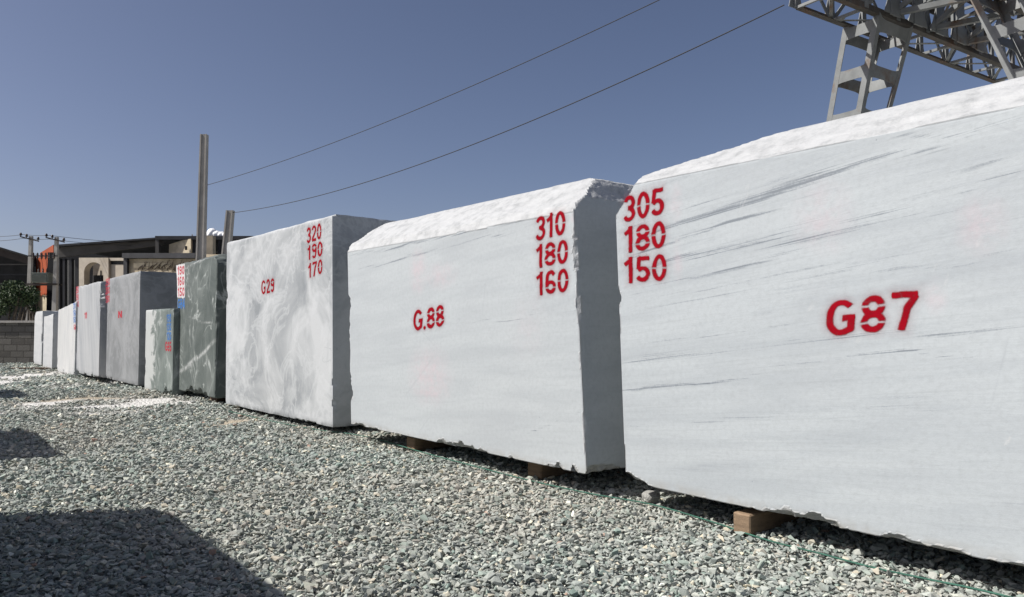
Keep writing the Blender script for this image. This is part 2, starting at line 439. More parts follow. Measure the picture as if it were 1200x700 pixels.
def stone_proto(seed, npts):
    r = np.random.default_rng(seed); p = r.normal(size=(npts, 3)); p /= np.linalg.norm(p, axis=1)[:, None]
    p *= r.uniform(.62, 1.15, (npts, 1)); p *= np.array((r.uniform(.9, 1.35), r.uniform(.62, .95), r.uniform(.36, .75)))
    bm = bmesh.new()
    for q in p: bm.verts.new(q)
    res = bmesh.ops.convex_hull(bm, input=list(bm.verts))
    bmesh.ops.delete(bm, geom=list({g for g in res['geom_unused'] + res['geom_interior'] if isinstance(g, bmesh.types.BMVert)}), context='VERTS')
    bmesh.ops.triangulate(bm, faces=list(bm.faces)); bm.verts.index_update()
    V = np.array([q.co[:] for q in bm.verts]); Fc = np.array([[q.index for q in f.verts] for f in bm.faces]); bm.free()
    return V, Fc

PAL = np.array([(.215,.232,.222),(.165,.185,.178),(.27,.282,.268),(.33,.335,.315),(.20,.235,.215),(.16,.205,.188),
                (.38,.345,.285),(.43,.40,.345),(.29,.265,.235),(.52,.51,.475),(.13,.145,.142),(.27,.17,.135)])
PAL = PAL*1.58*np.array((.975, 1.005, .97))
PW = np.array([.24,.15,.24,.13,.10,.06,.035,.015,.02,.012,.03,.003]); PW /= PW.sum()

def scatter():
    protos_hi = [stone_proto(100+k, 11 + k % 4) for k in range(26)]; protos_lo = [stone_proto(300+k, 9) for k in range(16)]
    pts = []
    # bands by distance: spacing between stones, mean half size
    for y0, y1, sp, sz, hi, layers in ((1.6, 4.6, .0205, .0150, 1, 2), (4.6, 8, .026, .0172, 1, 2), (8, 13, .038, .0235, 0, 2), (13, 24, .062, .036, 0, 2)):
        xs = np.arange(-18.5, 5.0, sp); ys = np.arange(y0, y1, sp)
        for lay in range(layers):
            X, Y = np.meshgrid(xs, ys); X = X.ravel() + RNG.uniform(-.55, .55, X.size)*sp; Y = Y.ravel() + RNG.uniform(-.55, .55, Y.size)*sp
            if lay: k = RNG.random(X.size) < .42; X, Y = X[k], Y[k]
            d = row_dist(X, Y)
            k = (X > -.76*Y - .35) & (X < .76*Y + .3) & (d > -.75) & ((Y < 13) | (X > -.70*Y-.2))
            X, Y = X[k], Y[k]
            wm = pmask(X, Y, W_PATCH); tm = pmask(X, Y, T_PATCH)
            k = RNG.random(X.size) > np.maximum(wm*.985, tm*.985); X, Y, wm = X[k], Y[k], wm[k]
            S = .90*sz*np.exp(RNG.normal(-.06, .36, X.size)); S = np.clip(S, sz*.45, sz*1.75)
            Z = gz(X, Y) + (-.012 + .55*S*lay + RNG.uniform(-.003, .004, X.size)) + (.004 if lay else 0)
            pts.append((X, Y, Z, S, wm, np.full(X.size, hi)))
    X, Y, Z, S, wm, hi = (np.concatenate(a) for a in zip(*pts))
    n = len(X)
    yaw = RNG.uniform(0, 2*np.pi, n); tl = np.abs(RNG.normal(0, .40, n)); ta = RNG.uniform(0, 2*np.pi, n)
    ci = RNG.choice(len(PAL), n, p=PW)
    # drifts of warmer and of greener stone, as tipped from different loads
    big = fbm(np.stack([X*.7, Y*.7, 0*X], -1), 5, 3)
    col = PAL[ci]*RNG.uniform(.80, 1.2, (n, 1))
    near = np.clip(1.0 - row_dist(X, Y)/1.1, 0, 1)
    warm = np.clip((big-.5)*2.2 + near*.35, 0, .6)[:, None]*RNG.uniform(0, 1, (n, 1))
    col = col*(1-warm) + warm*np.array((.50,.445,.37))
    dusty = (np.clip((fbm(np.stack([X*.45+9, Y*.45, 0*X], -1), 15, 4)-.46)*2.5, 0, .28)*RNG.uniform(.3, 1, n))[:, None]
    col = col*(1-dusty) + dusty*np.array((.40, .395, .365))       # stone dust lying over parts of the lane
    col = col*(1-wm[:, None]*.75) + wm[:, None]*.75*np.array((.66,.65,.62))
    VV, FF, CC = [], [], []; base = 0
    which = RNG.integers(0, 10**6, n)
    for H, L in ((1, protos_hi), (0, protos_lo)):
        for q, (pv, pf) in enumerate(L):
            idx = np.where((hi == H) & (which % len(L) == q))[0]
            if not len(idx): continue
            c, s = np.cos(yaw[idx]), np.sin(yaw[idx]); ct, st = np.cos(tl[idx]), np.sin(tl[idx]); ax, ay = np.cos(ta[idx]), np.sin(ta[idx])
            v = pv[None]*S[idx][:, None, None]
            x = v[..., 0]*c[:, None]-v[..., 1]*s[:, None]; y = v[..., 0]*s[:, None]+v[..., 1]*c[:, None]; z = v[..., 2]
            # tilt about the horizontal axis (ax, ay)
            dt = x*ax[:, None]+y*ay[:, None]; cx = ay[:, None]*z; cy = -ax[:, None]*z; cz = ax[:, None]*y-ay[:, None]*x
            C, Sn = ct[:, None], st[:, None]
            x2 = x*C+cx*Sn+ax[:, None]*dt*(1-C); y2 = y*C+cy*Sn+ay[:, None]*dt*(1-C); z2 = z*C+cz*Sn
            W = np.stack([x2+X[idx][:, None], y2+Y[idx][:, None], z2+Z[idx][:, None]], -1).reshape(-1, 3)
            m = len(pv)
            f = (pf[None] + (np.arange(len(idx))*m)[:, None, None]).reshape(-1, 3) + base
            VV.append(W); FF.append(f); CC.append(np.repeat(col[idx], m, 0)); base += len(W)
    V = np.concatenate(VV); Fc = np.concatenate(FF); C4 = np.concatenate([np.concatenate(CC), np.ones((base, 1))], 1)
    o = np_mesh('gravel', V, Fc, M['gravel']); o.data.shade_flat()
    at = o.data.attributes.new('col', 'FLOAT_COLOR', 'POINT'); at.data.foreach_set('color', C4.astype(np.float32).ravel())
    tag(o, 'grey green crushed stone gravel covering the yard lane', 'gravel', kind='stuff')
    print('stones', n, 'tris', len(Fc))
scatter()

# ------------------------------------------------------------------ stone blocks
def stone_block(label, A, B, zb, H, W, mat, cell=.03, chamf=(), edge=.006, chip=.02, chips=(), bites=(), shear=0.0, seed=0, tilt=0, veins=(), pinks=(), group='stone blocks in the yard row', wob=.004):
    """A, B: right and left bottom corner of the face towards the lane (world xy)"""
    A = np.array(A, float); B = np.array(B, float); L = float(np.linalg.norm(A-B)); ax = (A-B)/L
    nx, ny, nz = max(6, int(L/cell)), max(6, int(W/(cell*1.8))), max(6, int(H/cell))
    gx, gy, gzv = np.linspace(-L/2, L/2, nx+1), np.linspace(0, W, ny+1), np.linspace(0, H, nz+1)
    idx = {}; V = []; FA = []
    def sheet(a, b, fn, flip):
        U, T = np.meshgrid(a, b, indexing='ij'); k = sum(len(q) for q in V); V.append(fn(U.ravel(), T.ravel()))
        n, m = len(a), len(b); i = np.arange((n-1)*(m-1)); r, c = i//(m-1), i % (m-1); q = k + r*m+c
        f = np.stack([q, q+m, q+m+1, q+1], -1)
        FA.append(f[:, ::-1] if flip else f)
    st = lambda x, y, z: np.stack([x+0*z, y+0*z, z+0*x], -1)
    sheet(gx, gzv, lambda u, w: st(u, 0*u, w), False)
    sheet(gx, gzv, lambda u, w: st(u, 0*u+W, w), True)
    sheet(gy, gzv, lambda u, w: st(0*u-L/2, u, w), True)
    sheet(gy, gzv, lambda u, w: st(0*u+L/2, u, w), False)
    sheet(gx, gy, lambda u, w: st(u, w, 0*u), True)
    sheet(gx, gy, lambda u, w: st(u, w, 0*u+H), False)
    V = np.concatenate(V); Fc = np.concatenate(FA)
    C = np.array((0, W/2, H/2)); D = V - C
    pn = V*1.0 + seed*7.3
    rough_t = np.zeros(len(V)); T = np.full(len(V), 9.0)
    PNX = pn*np.array((.28, 1, 1))
    def cut(n, pt, amp=0.0, fr=6.0, rough=0.0, extra=None, k=0):
        nonlocal T
        n = np.array(n, float); n /= np.linalg.norm(n); d = float(n @ (np.array(pt, float)-C))
        off = np.full(len(V), d)
        pq = PNX if abs(n[0]) < .01 else pn
        if amp: off = off - amp*(fbm(pq*fr, seed*11+k, 5) + .7*np.abs(fbm(pq*fr*1.7+3, seed*17+k, 4)-.5)*2 + .3*np.floor(4*fbm(pq*fr*.8, seed+k, 3))/4 - .3)
        if extra is not None: off = off - extra
        den = D @ n; tt = np.where(den > 1e-6, off/np.maximum(den, 1e-6), 9.0)
        hit = tt < T; T = np.where(hit, tt, T); rough_t[hit] = rough
    cut((0,-1,0), (0,0,0)); cut((0,1,0), (0,W,0), .01, 3, k=1); cut((1,0,0), (L/2,0,0), wob, 2, k=2); cut((-1,0,0), (-L/2,0,0), wob, 2, k=3)
    cut((0,0,1), (0,0,H), .02, 3, .6, k=4); cut((0,0,-1), (0,0,0), .012, 4, .3, k=5)
    for n, pt, amp, fr in chamf: cut(n, pt, amp, fr, 1.0, k=len(pt)+int(amp*1000)+9)
    # worn, chipped arrises
    k = 20
    for n, pt in (((-1,-1,0),(-L/2,0,0)), ((1,-1,0),(L/2,0,0)), ((0,-1,-1),(0,0,0)), ((0,-1,1),(0,0,H)), ((1,0,1),(L/2,0,H)), ((-1,0,1),(-L/2,0,H)), ((1,0,-1),(L/2,0,0)), ((-1,0,-1),(-L/2,0,0))):
        sp = np.clip(fbm(pn*5.5, seed*13+k, 4)-.56, 0, 1)*chip*9*(1.6 if n[2] < 0 else .35 if n[2] == 0 else 1)
        for e_, c_, h_, dp in bites:
            if {'L': (-1,-1,0), 'R': (1,-1,0), 'B': (0,-1,-1), 'T': (0,-1,1)}[e_] != n: continue
            u_ = V[:, 2] if e_ in 'LR' else V[:, 0]
            sp = np.maximum(sp, dp*np.clip((1-((u_-c_)/h_)**2)*2.5, 0, 1)*np.clip(3.2*(fbm(pn*np.array((7, 7, 16)) if e_ in 'LR' else pn*np.array((14, 7, 7)), seed+k+int(c_*100), 5)-.36), 0, 1.3))
        cut(n, pt, 0, 1, .9, edge + sp, k); k += 1
    Q = C + D*T[:, None]
    for (cx, cz, cy, rr) in chips:
        s = np.array((cx, cy, cz)); v = Q - s; ln = np.linalg.norm(v/np.array((1,1,1)), axis=1)
        rad = rr*(.75+.5*fbm(pn*9, seed+77, 3))
        m = (ln < rad)
        Q[m] = s + v[m]/ln[m][:, None]*rad[m][:, None]; rough_t[m] = 1
    Q[:, 0] += shear*Q[:, 2]
    # merge the doubled border vertices
    key = np.round(V*20000).astype(np.int64); _, first, inv = np.unique(key, axis=0, return_index=True, return_inverse=True)
    inv = inv.reshape(-1); Q = Q[first]; V0 = V[first]; rough_t = rough_t[first]; Fc = inv[Fc]
    o = np_mesh('stone_block', Q, Fc, mat)
    me = o.data
    def put(nm, val): a_ = me.attributes.new(nm, 'FLOAT', 'POINT'); a_.data.foreach_set('value', np.asarray(val, np.float32))
    put('rough', rough_t)
    put('dirt', np.clip(1 - Q[:, 2]/.06, 0, 1)*.9 + np.clip(rough_t*.25, 0, 1)*(Q[:, 2] < .3))
    me.shade_smooth(); me.set_sharp_from_angle(angle=math.radians(24))
    mid = (A+B)/2
    o.location = (mid[0], mid[1], zb); o.rotation_euler = (0, tilt, math.atan2(ax[1], ax[0]))
    bpy.context.view_layer.update()
    o['_L'] = L; o['_W'] = W; o['_H'] = H
    mw = o.matrix_world.copy(); inv_m = mw.inverted()
    def uv(px, py):
        o_ = inv_m @ Vector((0, 0, EYE)); d_ = inv_m.to_3x3() @ ray(px, py)
        k_ = -o_.y/d_.y; h = o_ + d_*k_
        return np.array((h.x, h.z))
    vein = np.zeros(len(Q)); pink = np.zeros(len(Q)); front = V0[:, 1] < 1e-4
    for pts, wd, stg in veins:
        pp = np.array([uv(*p) for p in pts]); xs, zs = pp[:, 0], pp[:, 1]
        if xs[0] > xs[-1]: xs, zs = xs[::-1], zs[::-1]
        zc = np.interp(Q[:, 0], xs, zs) + (fbm(np.stack([Q[:, 0]*4, 0*Q[:, 0], 0*Q[:, 0]+seed], -1), 9, 4)-.5)*.05
        end = np.clip(np.minimum(Q[:, 0]-xs[0], xs[-1]-Q[:, 0])/.25+.3, 0, 1)
        vein = np.maximum(vein, (.35+.65*stg)*end*np.clip(1-np.abs(Q[:, 2]-zc)/(1.6*wd), 0, 1))
    for (x0, y0, x1, y1), stg in pinks:
        a = uv(x0, y1); b = uv(x1, y0); c = (a+b)/2; h = np.abs(b-a)/2
        q = np.sqrt(((Q[:, 0]-c[0])/h[0])**2+((Q[:, 2]-c[1])/h[1])**2)
        ring = np.clip(1.25-q, 0, 1)
        pink = np.maximum(pink, stg*ring*front)
    put('vein', vein*front); put('pink', pink)
    tag(o, label, 'stone block', group)
    o['_uv'] = 0; del o['_uv']
    return o, uv

# --- stencil glyphs: strokes in a box of width w and height 1; True = square ends
def arc(cx, cy, rx, ry, a0, a1, n=14):
    return [(cx+rx*math.cos(math.radians(a0+(a1-a0)*i/n)), cy+ry*math.sin(math.radians(a0+(a1-a0)*i/n))) for i in range(n+1)]
HW = .085
def oval(w=.56, y0=HW, y1=1-HW): return arc(w/2, (y0+y1)/2, w/2-HW, (y1-y0)/2, 90, 450, 28)
GL = {
 '0': (.56, [oval()], [.5]), '1': (.40, [[(.25,0),(.25,1)], [(.25,.86),(.02,.72)]], []),
 '2': (.56, [arc(.28,.70,.195,.215,170,-25,12)+[(.36,.46),(.16,.24),(.09,.085)], [(.05,.085),(.54,.085)]], []),
 '3': (.56, [arc(.27,.715,.185,.20,160,-80,14), arc(.27,.285,.20,.20,80,-160,14), [(.20,.515),(.30,.515)]], []),
 '4': (.58, [[(.40,0),(.40,1)], [(.40,.93),(.06,.30)], [(.03,.26),(.57,.26)]], []),
 '5': (.56, [[(.50,.915),(.13,.915)], [(.14,.95),(.10,.50)], arc(.27,.305,.205,.22,140,-155,18)], []),
 '6': (.56, [arc(.28,.295,.195,.21,90,450,24), [(.46,.80)]+arc(.29,.74,.175,.175,60,180,8)+[(.095,.5),(.085,.30)]], [.27]),
 '7': (.56, [[(.02,.915),(.55,.915)], [(.50,.88),(.33,.55),(.22,0)]], []),
 '8': (.58, [arc(.29,.285,.21,.205,90,450,24), arc(.29,.72,.19,.20,90,450,24)], [.27,.72]),
 '9': (.56, [arc(.28,.705,.195,.21,90,450,24), [(.10,.20)]+arc(.27,.26,.175,.175,240,360,8)+[(.465,.5),(.475,.70)]], [.73]),
 'G': (.70, [arc(.37,.5,.285,.415,42,300,22)+[(.60,.17),(.61,.46)], [(.40,.46),(.69,.46)]], []),
 '.': (.16, [[(.08,.08),(.081,.08)]], []), 'N': (.6, [[(.09,0),(.09,1)], [(.10,.95),(.50,.05)], [(.51,0),(.51,1)]], []),
}
def stencil(block, uv, lines, mat, part='painted_number', hw=HW, res=.006, thin=None, gap=.10):
    """lines: (text, bottom left pixel, bottom right pixel, top left pixel), found on the block's sawn face"""
    gv, gf, gs = [], [], []; base = 0
    for text, bl, br, tl in lines:
        O = uv(*bl); U = uv(*br)-O; Vv = uv(*tl)-O; hgt = np.linalg.norm(Vv)
        tot = sum(GL[c][0] for c in text) + gap*(len(text)-1)
        segs = []; bands = []; x = 0
        for ch in text:
            w, strokes, gaps = GL[ch]
            for s in strokes:
                q = np.array([((x+a)*hgt, b*hgt) for a, b in s]); segs.append((q, ch))
            for g in gaps: bands.append((x-.02, x+w+.02, g))
            x += w + gap
        mrg = .045; r_ = min(res, hgt/24)
        corners = np.array([O, O+U, O+Vv, O+U+Vv]); lo = corners.min(0)-mrg; hi = corners.max(0)+mrg
        xs = np.arange(lo[0], hi[0]+r_, r_); zs = np.arange(lo[1], hi[1]+r_, r_)
        X, Zz = np.meshgrid(xs, zs); Pt = np.stack([X, Zz], -1).reshape(-1, 2); sd = np.full(len(Pt), 9.0); Pt0 = Pt; jit = np.stack([Pt[:, 0]*16, Pt[:, 1]*16, 0*Pt[:, 0]], -1)
        Pt = Pt + np.stack([fbm(jit, 61, 3)-.5, fbm(jit, 67, 3)-.5], -1)*.012*min(1, hgt/.17)
        Mi = np.linalg.inv(np.stack([U/tot, Vv], 1)); Pt = ((Pt-O)@Mi.T)*hgt
        rad = hw*hgt
        for q, ch in segs:
            closed = np.linalg.norm(q[0]-q[-1]) < 1e-6
            for i in range(len(q)-1):
                a, b = q[i], q[i+1]; ab = b-a; l2 = max(ab@ab, 1e-12); tt = ((Pt-a)@ab)/l2
                tc = np.clip(tt, 0, 1); d = np.linalg.norm(Pt-(a+tc[:, None]*ab), axis=1)-rad
                ln = math.sqrt(l2)
                if ch not in '.' and not closed:
                    perp = np.abs((Pt-a)@np.array((-ab[1], ab[0])))/ln - rad
                    if i == 0: d = np.where(tt < 0, np.maximum(perp, -tt*ln), d)
                    if i == len(q)-2: d = np.where(tt > 1, np.maximum(perp, (tt-1)*ln), d)
                sd = np.minimum(sd, d)
        loc = Pt/hgt
        for x0, x1, g in bands:
            inside = (loc[:, 0] > x0) & (loc[:, 0] < x1)
            dd = .028*hgt - np.abs(loc[:, 1]-g)*hgt
            sd = np.where(inside, np.maximum(sd, dd), sd)
        Pt = Pt0
        m = len(xs); i = np.arange((len(zs)-1)*(m-1)); r, c = i//(m-1), i % (m-1); q4 = np.stack([r*m+c, r*m+c+1, (r+1)*m+c+1, (r+1)*m+c], -1)
        keep = sd[q4].min(1) < .030; q4 = q4[keep]
        us, iv = np.unique(q4, return_inverse=True)
        gv.append(np.stack([Pt[us][:, 0], 0*us-.0016, Pt[us][:, 1]], -1)); gf.append(iv.reshape(-1, 4)+base); gs.append(sd[us]); base += len(us)
    o = np_mesh(part, np.concatenate(gv), np.concatenate(gf), mat, block)
    a_ = o.data.attributes.new('sd', 'FLOAT', 'POINT'); a_.data.foreach_set('value', np.concatenate(gs).astype(np.float32))
    return o

def brushed(block, uv, pts, mat, part):
    """a brushed patch of paint: polygon given on the face"""
    q = np.array([uv(*p) for p in pts]); lo, hi = q.min(0)-.02, q.max(0)+.02; r_ = .015
    xs = np.arange(lo[0], hi[0]+r_, r_); zs = np.arange(lo[1], hi[1]+r_, r_); X, Z = np.meshgrid(xs, zs); Pt = np.stack([X, Z], -1).reshape(-1, 2)
    d = np.full(len(Pt), 9.0); ins = np.zeros(len(Pt), bool)
    for i in range(len(q)):
        a, b = q[i], q[(i+1) % len(q)]; ab = b-a; tt = np.clip(((Pt-a)@ab)/(ab@ab), 0, 1)
        d = np.minimum(d, np.linalg.norm(Pt-(a+tt[:, None]*ab), axis=1))
        cr = (a[1] > Pt[:, 1]) != (b[1] > Pt[:, 1]); xi = (b[0]-a[0])*(Pt[:, 1]-a[1])/(b[1]-a[1]+1e-12)+a[0]
        ins ^= cr & (Pt[:, 0] < xi)
    sd = np.where(ins, -d, d) + (fbm(np.stack([Pt[:, 0]*14, Pt[:, 1]*9, 0*Pt[:, 0]], -1), 4, 3)-.5)*.05
    m = len(xs); i = np.arange((len(zs)-1)*(m-1)); r, c = i//(m-1), i % (m-1); q4 = np.stack([r*m+c, r*m+c+1, (r+1)*m+c+1, (r+1)*m+c], -1)
    q4 = q4[sd[q4].min(1) < .01]; us, iv = np.unique(q4, return_inverse=True)
    o = np_mesh(part, np.stack([Pt[us][:, 0], 0*us-.0009, Pt[us][:, 1]], -1), iv.reshape(-1, 4), mat, block)
    a_ = o.data.attributes.new('sd', 'FLOAT', 'POINT'); a_.data.foreach_set('value', sd[us].astype(np.float32))
    return o

def ground_at(px, py, zb):
    r = ray(px, py); k = (EYE - zb)/-r.z
    return np.array((r.x*k, r.y*k))

# ---- G87
H87, L87 = 1.90, 3.05
A0 = ground_at(732, 565, .13); d87 = np.array((.622, -.783))
g87, uv87 = stone_block('white grey veined marble block with red G87 and 305 180 150, nearest at right', A0 + d87*L87, A0, .13, H87, 1.5, M['g87'], .0095,
    chamf=[((0,-.67,1), (0,0,1.698), .018, 4), ((0,-.28,1), (0,.27,1.878), .018, 4), ((-.15,0,.95), (-L87/2,0,H87-.16), .02, 4), ((-.50,0,.42), (-L87/2,0,H87-.27), .03, 6), ((-.2,-.2,.2), (-L87/2+.05,0,H87-.32), .02, 6)],
    edge=.006, chip=.008, seed=1, shear=-.042,
    chips=[(-L87/2+.02,-.04,-.01,.10), (-L87/2+.10,-.06,-.02,.11), (-L87/2-.03,1.05,-.03,.06)],
    bites=[('B',-.60,.12,.022), ('B',-.38,.20,.034), ('B',.10,.20,.014), ('B',.42,.12,.012), ('L',1.0,.12,.008), ('T',-1.0,.2,.012)],
    veins=[([(727,297),(773,271),(823,254),(883,238),(983,203),(1093,171)], .016, 1.0), ([(727,306),(790,285),(850,262),(905,249)], .010, .9), ([(727,329),(791,304),(901,279),(956,260)], .013, .85),
           ([(780,312),(850,294),(930,276)], .007, .6), ([(1060,163),(1111,155),(1200,139)], .010, .8), ([(1125,194),(1160,188),(1200,177)], .009, .7), ([(1100,224),(1150,212),(1200,200)], .008, .45),
           ([(730,458),(807,452),(893,442)], .008, .9), ([(880,430),(960,424),(1038,417),(1171,411)], .008, .65), ([(740,405),(850,392),(960,380)], .006, .4), ([(760,352),(900,326),(1010,305)], .006, .55), ([(727,286),(800,262),(900,228),(1000,190)], .014, .35), ([(735,345),(850,318),(960,290)], .010, .35), ([(900,292),(1000,272),(1120,240)], .012, .35),
           ([(727,366),(900,340),(1080,300)], .012, .25), ([(1000,330),(1100,310),(1200,290)], .012, .3), ([(727,500),(900,488),(1100,480)], .010, .2), ([(727,425),(900,408),(1200,380)], .016, .25), ([(727,270),(800,246),(860,226)], .010, .4), ([(960,262),(1000,262),(1080,246)], .014, .5)],
    pinks=[((930,205,1000,300), .5), ((1120,225,1180,300), .7), ((785,215,800,260), .7), ((788,280,800,330), .6), ((1085,325,1110,370), .6)])
stencil(g87, uv87, [('305', (731,261.5), (778.5,250.3), (731,231)), ('180', (732,297), (780.5,290), (732,266.5)), ('150', (732,332.5), (781.5,329), (732,302.5))], M['red'], 'painted_dimensions', .080, gap=.055)
stencil(g87, uv87, [('G87', (968,394.5), (1076,385.5), (968,353))], M['red'], 'painted_code', .083, gap=.13)

# ---- G88
H88 = 1.875
A1 = ground_at(688, 558, .13); B1 = ground_at(411, 498, .13); L88 = float(np.linalg.norm(A1-B1))
g88, uv88 = stone_block('white marble block with red G.88 and 310 180 160, second from the right', A1, B1, .13, H88, 1.6, M['g88'], .0115,
    chamf=[((0,-.77,1), (0,0,1.625), .018, 4), ((0,-.28,1), (0,.30,1.855), .018, 4), ((-.9,0,.35), (-L88/2,0,H88-.23), .012, 5), ((-.22,0,.35), (-L88/2+.03,0,H88-.12), .012, 4), ((-.05,0,.35), (-L88/2,0,H88-.04), .01, 4), ((.30,0,.9), (L88/2,0,H88-.06), .02, 6), ((.9,0,.5), (L88/2,0,H88-.16), .03, 9), ((.3,-.22,.3), (L88/2,.0,H88-.25), .03, 8), ((0,-2.2,1), (0,0,1.585), .012, 5)],
    edge=.008, chip=.018, seed=2, shear=-.066,
    bites=[('R',.25,.12,.010), ('R',1.35,.14,.014), ('L',.32,.16,.04), ('L',.98,.2,.03), ('B',L88/2-.22,.15,.03), ('B',.05,.16,.022), ('B',-.9,.3,.012)],
    veins=[([(411,318),(500,296),(640,262)], .010, .35), ([(411,300),(520,278),(680,240)], .010, .5), ([(520,385),(600,373),(680,362)], .006, .3), ([(600,515),(640,500),(686,480)], .005, .3)],
    pinks=[((480,290,500,345), .9), ((498,305,535,340), .7), ((480,408,528,470), .85), ((485,455,525,465), 1.0), ((598,345,640,420), .25), ((668,248,678,262), .9)])
stencil(g88, uv88, [('310', (627.7,283), (663,274.5), (627.7,255)), ('180', (628.5,314.3), (665.8,308.7), (628.5,287)), ('160', (629,346.5), (666.5,342.7), (629,319))], M['red'], 'painted_dimensions', .078, gap=.06)
stencil(g88, uv88, [('G.88', (484.5,388.3), (520.5,382), (484.5,364.5))], M['red'], 'painted_code', .085, gap=.08)

# ---- G29
A2 = ground_at(390, 502, .05); B2 = A2 + 2.98*np.array((-.640, .768)); L29 = 2.98; H29 = 2.065
g29, uv29 = stone_block('cloudy white grey marble block with small red G29 and 320 190 170', A2, B2, .05, H29, 1.7, M['g29'], .022,
    chamf=[((0,-.03,.05), (0,0,H29-.02), .02, 5)], edge=.004, chip=.012, seed=3, shear=-.028,
    bites=[('R',.36,.20,.034), ('L',1.35,.10,.04), ('T',.25,.10,.03), ('T',-.9,.14,.03), ('B',.9,.3,.02)])
stencil(g29, uv29, [('320', (359.5,286), (376.7,280), (359.5,267.5)), ('190', (360.5,305.5), (378,299.5), (360.5,288.5)), ('170', (361.3,326.3), (378,320.5), (361.3,309.5))], M['red'], 'painted_dimensions', .078)
stencil(g29, uv29, [('G29', (306.3,345.5), (321.5,342.3), (306.3,329.3))], M['red'], 'painted_code', .08, gap=.14)

# ---- dark green block
def on_row(px, base, dist=0.0):
    """point of a line through base running along the row, seen in pixel column px"""
    u = (px-600)/F
    t = (base[0]-u*base[1])/(u*DIR[1]-DIR[0]); return base + DIR*t
rA = on_row(253.5, B2); rB = on_row(207, B2)
LG = float(np.linalg.norm(rA-rB)); HG = 1.93
grn, uvg = stone_block('dark green marble block with white veins and a white paint strip at its corner', rA, rB, .08, HG, 1.5, M['green'], .022,
    chamf=[((-.05,0,.7), (-LG/2,0,HG-.05), .05, 5), ((.16,0,.2), (LG/2,0,HG-.13), .05, 6), ((0,-.05,.1), (0,0,HG-.04), .05, 6)], edge=.012, chip=.04, seed=4,
    chips=[(.28,-.05,-.03,.16), (.12,-.07,-.03,.15), (-.30,-.07,-.03,.13), (.5,-.05,-.03,.12), (-LG/2,-.0,-.05,.14), (-LG/2-.05,.4,0,.10), (-LG/2-.04,.7,0,.09)],
    veins=[([(218,430),(228,422),(240,412),(252,399)], .026, .8), ([(209,436),(218,431),(226,428)], .03, .6), ([(210,318),(225,311),(240,302)], .014, .7), ([(222,372),(238,377),(252,380)], .008, .4)])
brushed(grn, uvg, [(206.6,311), (216.6,309.5), (216.8,349), (208,349), (207.5,335)], M['whitepaint'], 'white_paint_strip')
stencil(grn, uvg, [('190', (208.2,322.5), (216,321.5), (208.2,312.5)), ('160', (208.2,335), (216,334.2), (208.2,325)), ('150', (208.6,347.5), (216.2,347), (208.6,337.5))], M['red_far'], 'painted_dimensions', .085)
stencil(grn, uvg, [('G84', (208.4,362), (216.6,361.5), (208.4,350.5))], M['blue'], 'painted_code', .085)

# ---- small block
sA = ground_at(201.5, 465.5, -.01); sB = ground_at(168.8, 457, -.01)
LS = float(np.linalg.norm(sA-sB)); HS = 1.31
sml, uvs = stone_block('low green grey block with white left side, half as tall as its neighbours', sA, sB, .0, HS, 1.0, M['green2'], .03,
    edge=.012, chip=.03, seed=5, chips=[(-LS/2-.02,.45,0,.10), (-LS/2-.03,.3,-.02,.1)])
stencil(sml, uvs, [('190', (195.5,378), (200.6,377.6), (195.5,368.5)), ('130', (195.5,388), (200.6,387.8), (195.5,379)), ('120', (195.5,398.5), (200.6,398.5), (195.5,389.2))], M['blue'], 'painted_dimensions', .085)
stencil(sml, uvs, [('G65', (193.8,411.5), (200.8,412), (193.8,400.5))], M['red_far'], 'painted_code', .09)

# ---- grey block A
aA = ground_at(161.5, 454, 0); aB = ground_at(123.7, 444.5, 0); LA = float(np.linalg.norm(aA-aB)); HA = 1.97
gry, uva = stone_block('tall mottled grey stone block with a wide dark end face', aA, aB, .02, HA, 2.3, M['grey'], .04, edge=.006, chip=.012, seed=6, chips=[(-LA/2,-.02,0,.10), (-.8,-.03,0,.08)])
stencil(gry, uva, [('290', (123.9,336), (128.5,334.4), (123.9,327.2)), ('200', (123.9,345.6), (128.5,344.2), (123.9,337)), ('190', (123.9,355.3), (128.5,354.3), (123.9,346.8))], M['red_far'], 'painted_dimensions', .085, .008)
stencil(gry, uva, [('N', (138.6,373), (143,372.4), (138.6,365))], M['red_far'], 'painted_code', .09, .008)

# ---- block B
base = aB + DIR*.15
bA = on_row(117.0, base); bB = on_row(88.8, base); LB = float(np.linalg.norm(bA-bB)); HB = 2.0
blb, uvb = stone_block('tall pale blue grey block with vertical streaks beside the mottled grey block', bA, bB, -.02, HB, 1.6, M['streak'], .045, edge=.008, chip=.02, seed=7, bites=[('R',HB-.48,.16,.09), ('R',HB-.25,.10,.06)])
stencil(blb, uvb, [('280', (89.2,344.5), (92.2,343.5), (89.2,336.5)), ('190', (89.2,352.5), (92.2,351.6), (89.2,345.5)), ('180', (89.2,360.5), (92.2,359.8), (89.2,353.5))], M['red_far'], 'painted_dimensions', .095, .008)
stencil(blb, uvb, [('11', (99.2,373.6), (102,373.2), (99.2,366.5))], M['red_far'], 'painted_code', .12, .008)

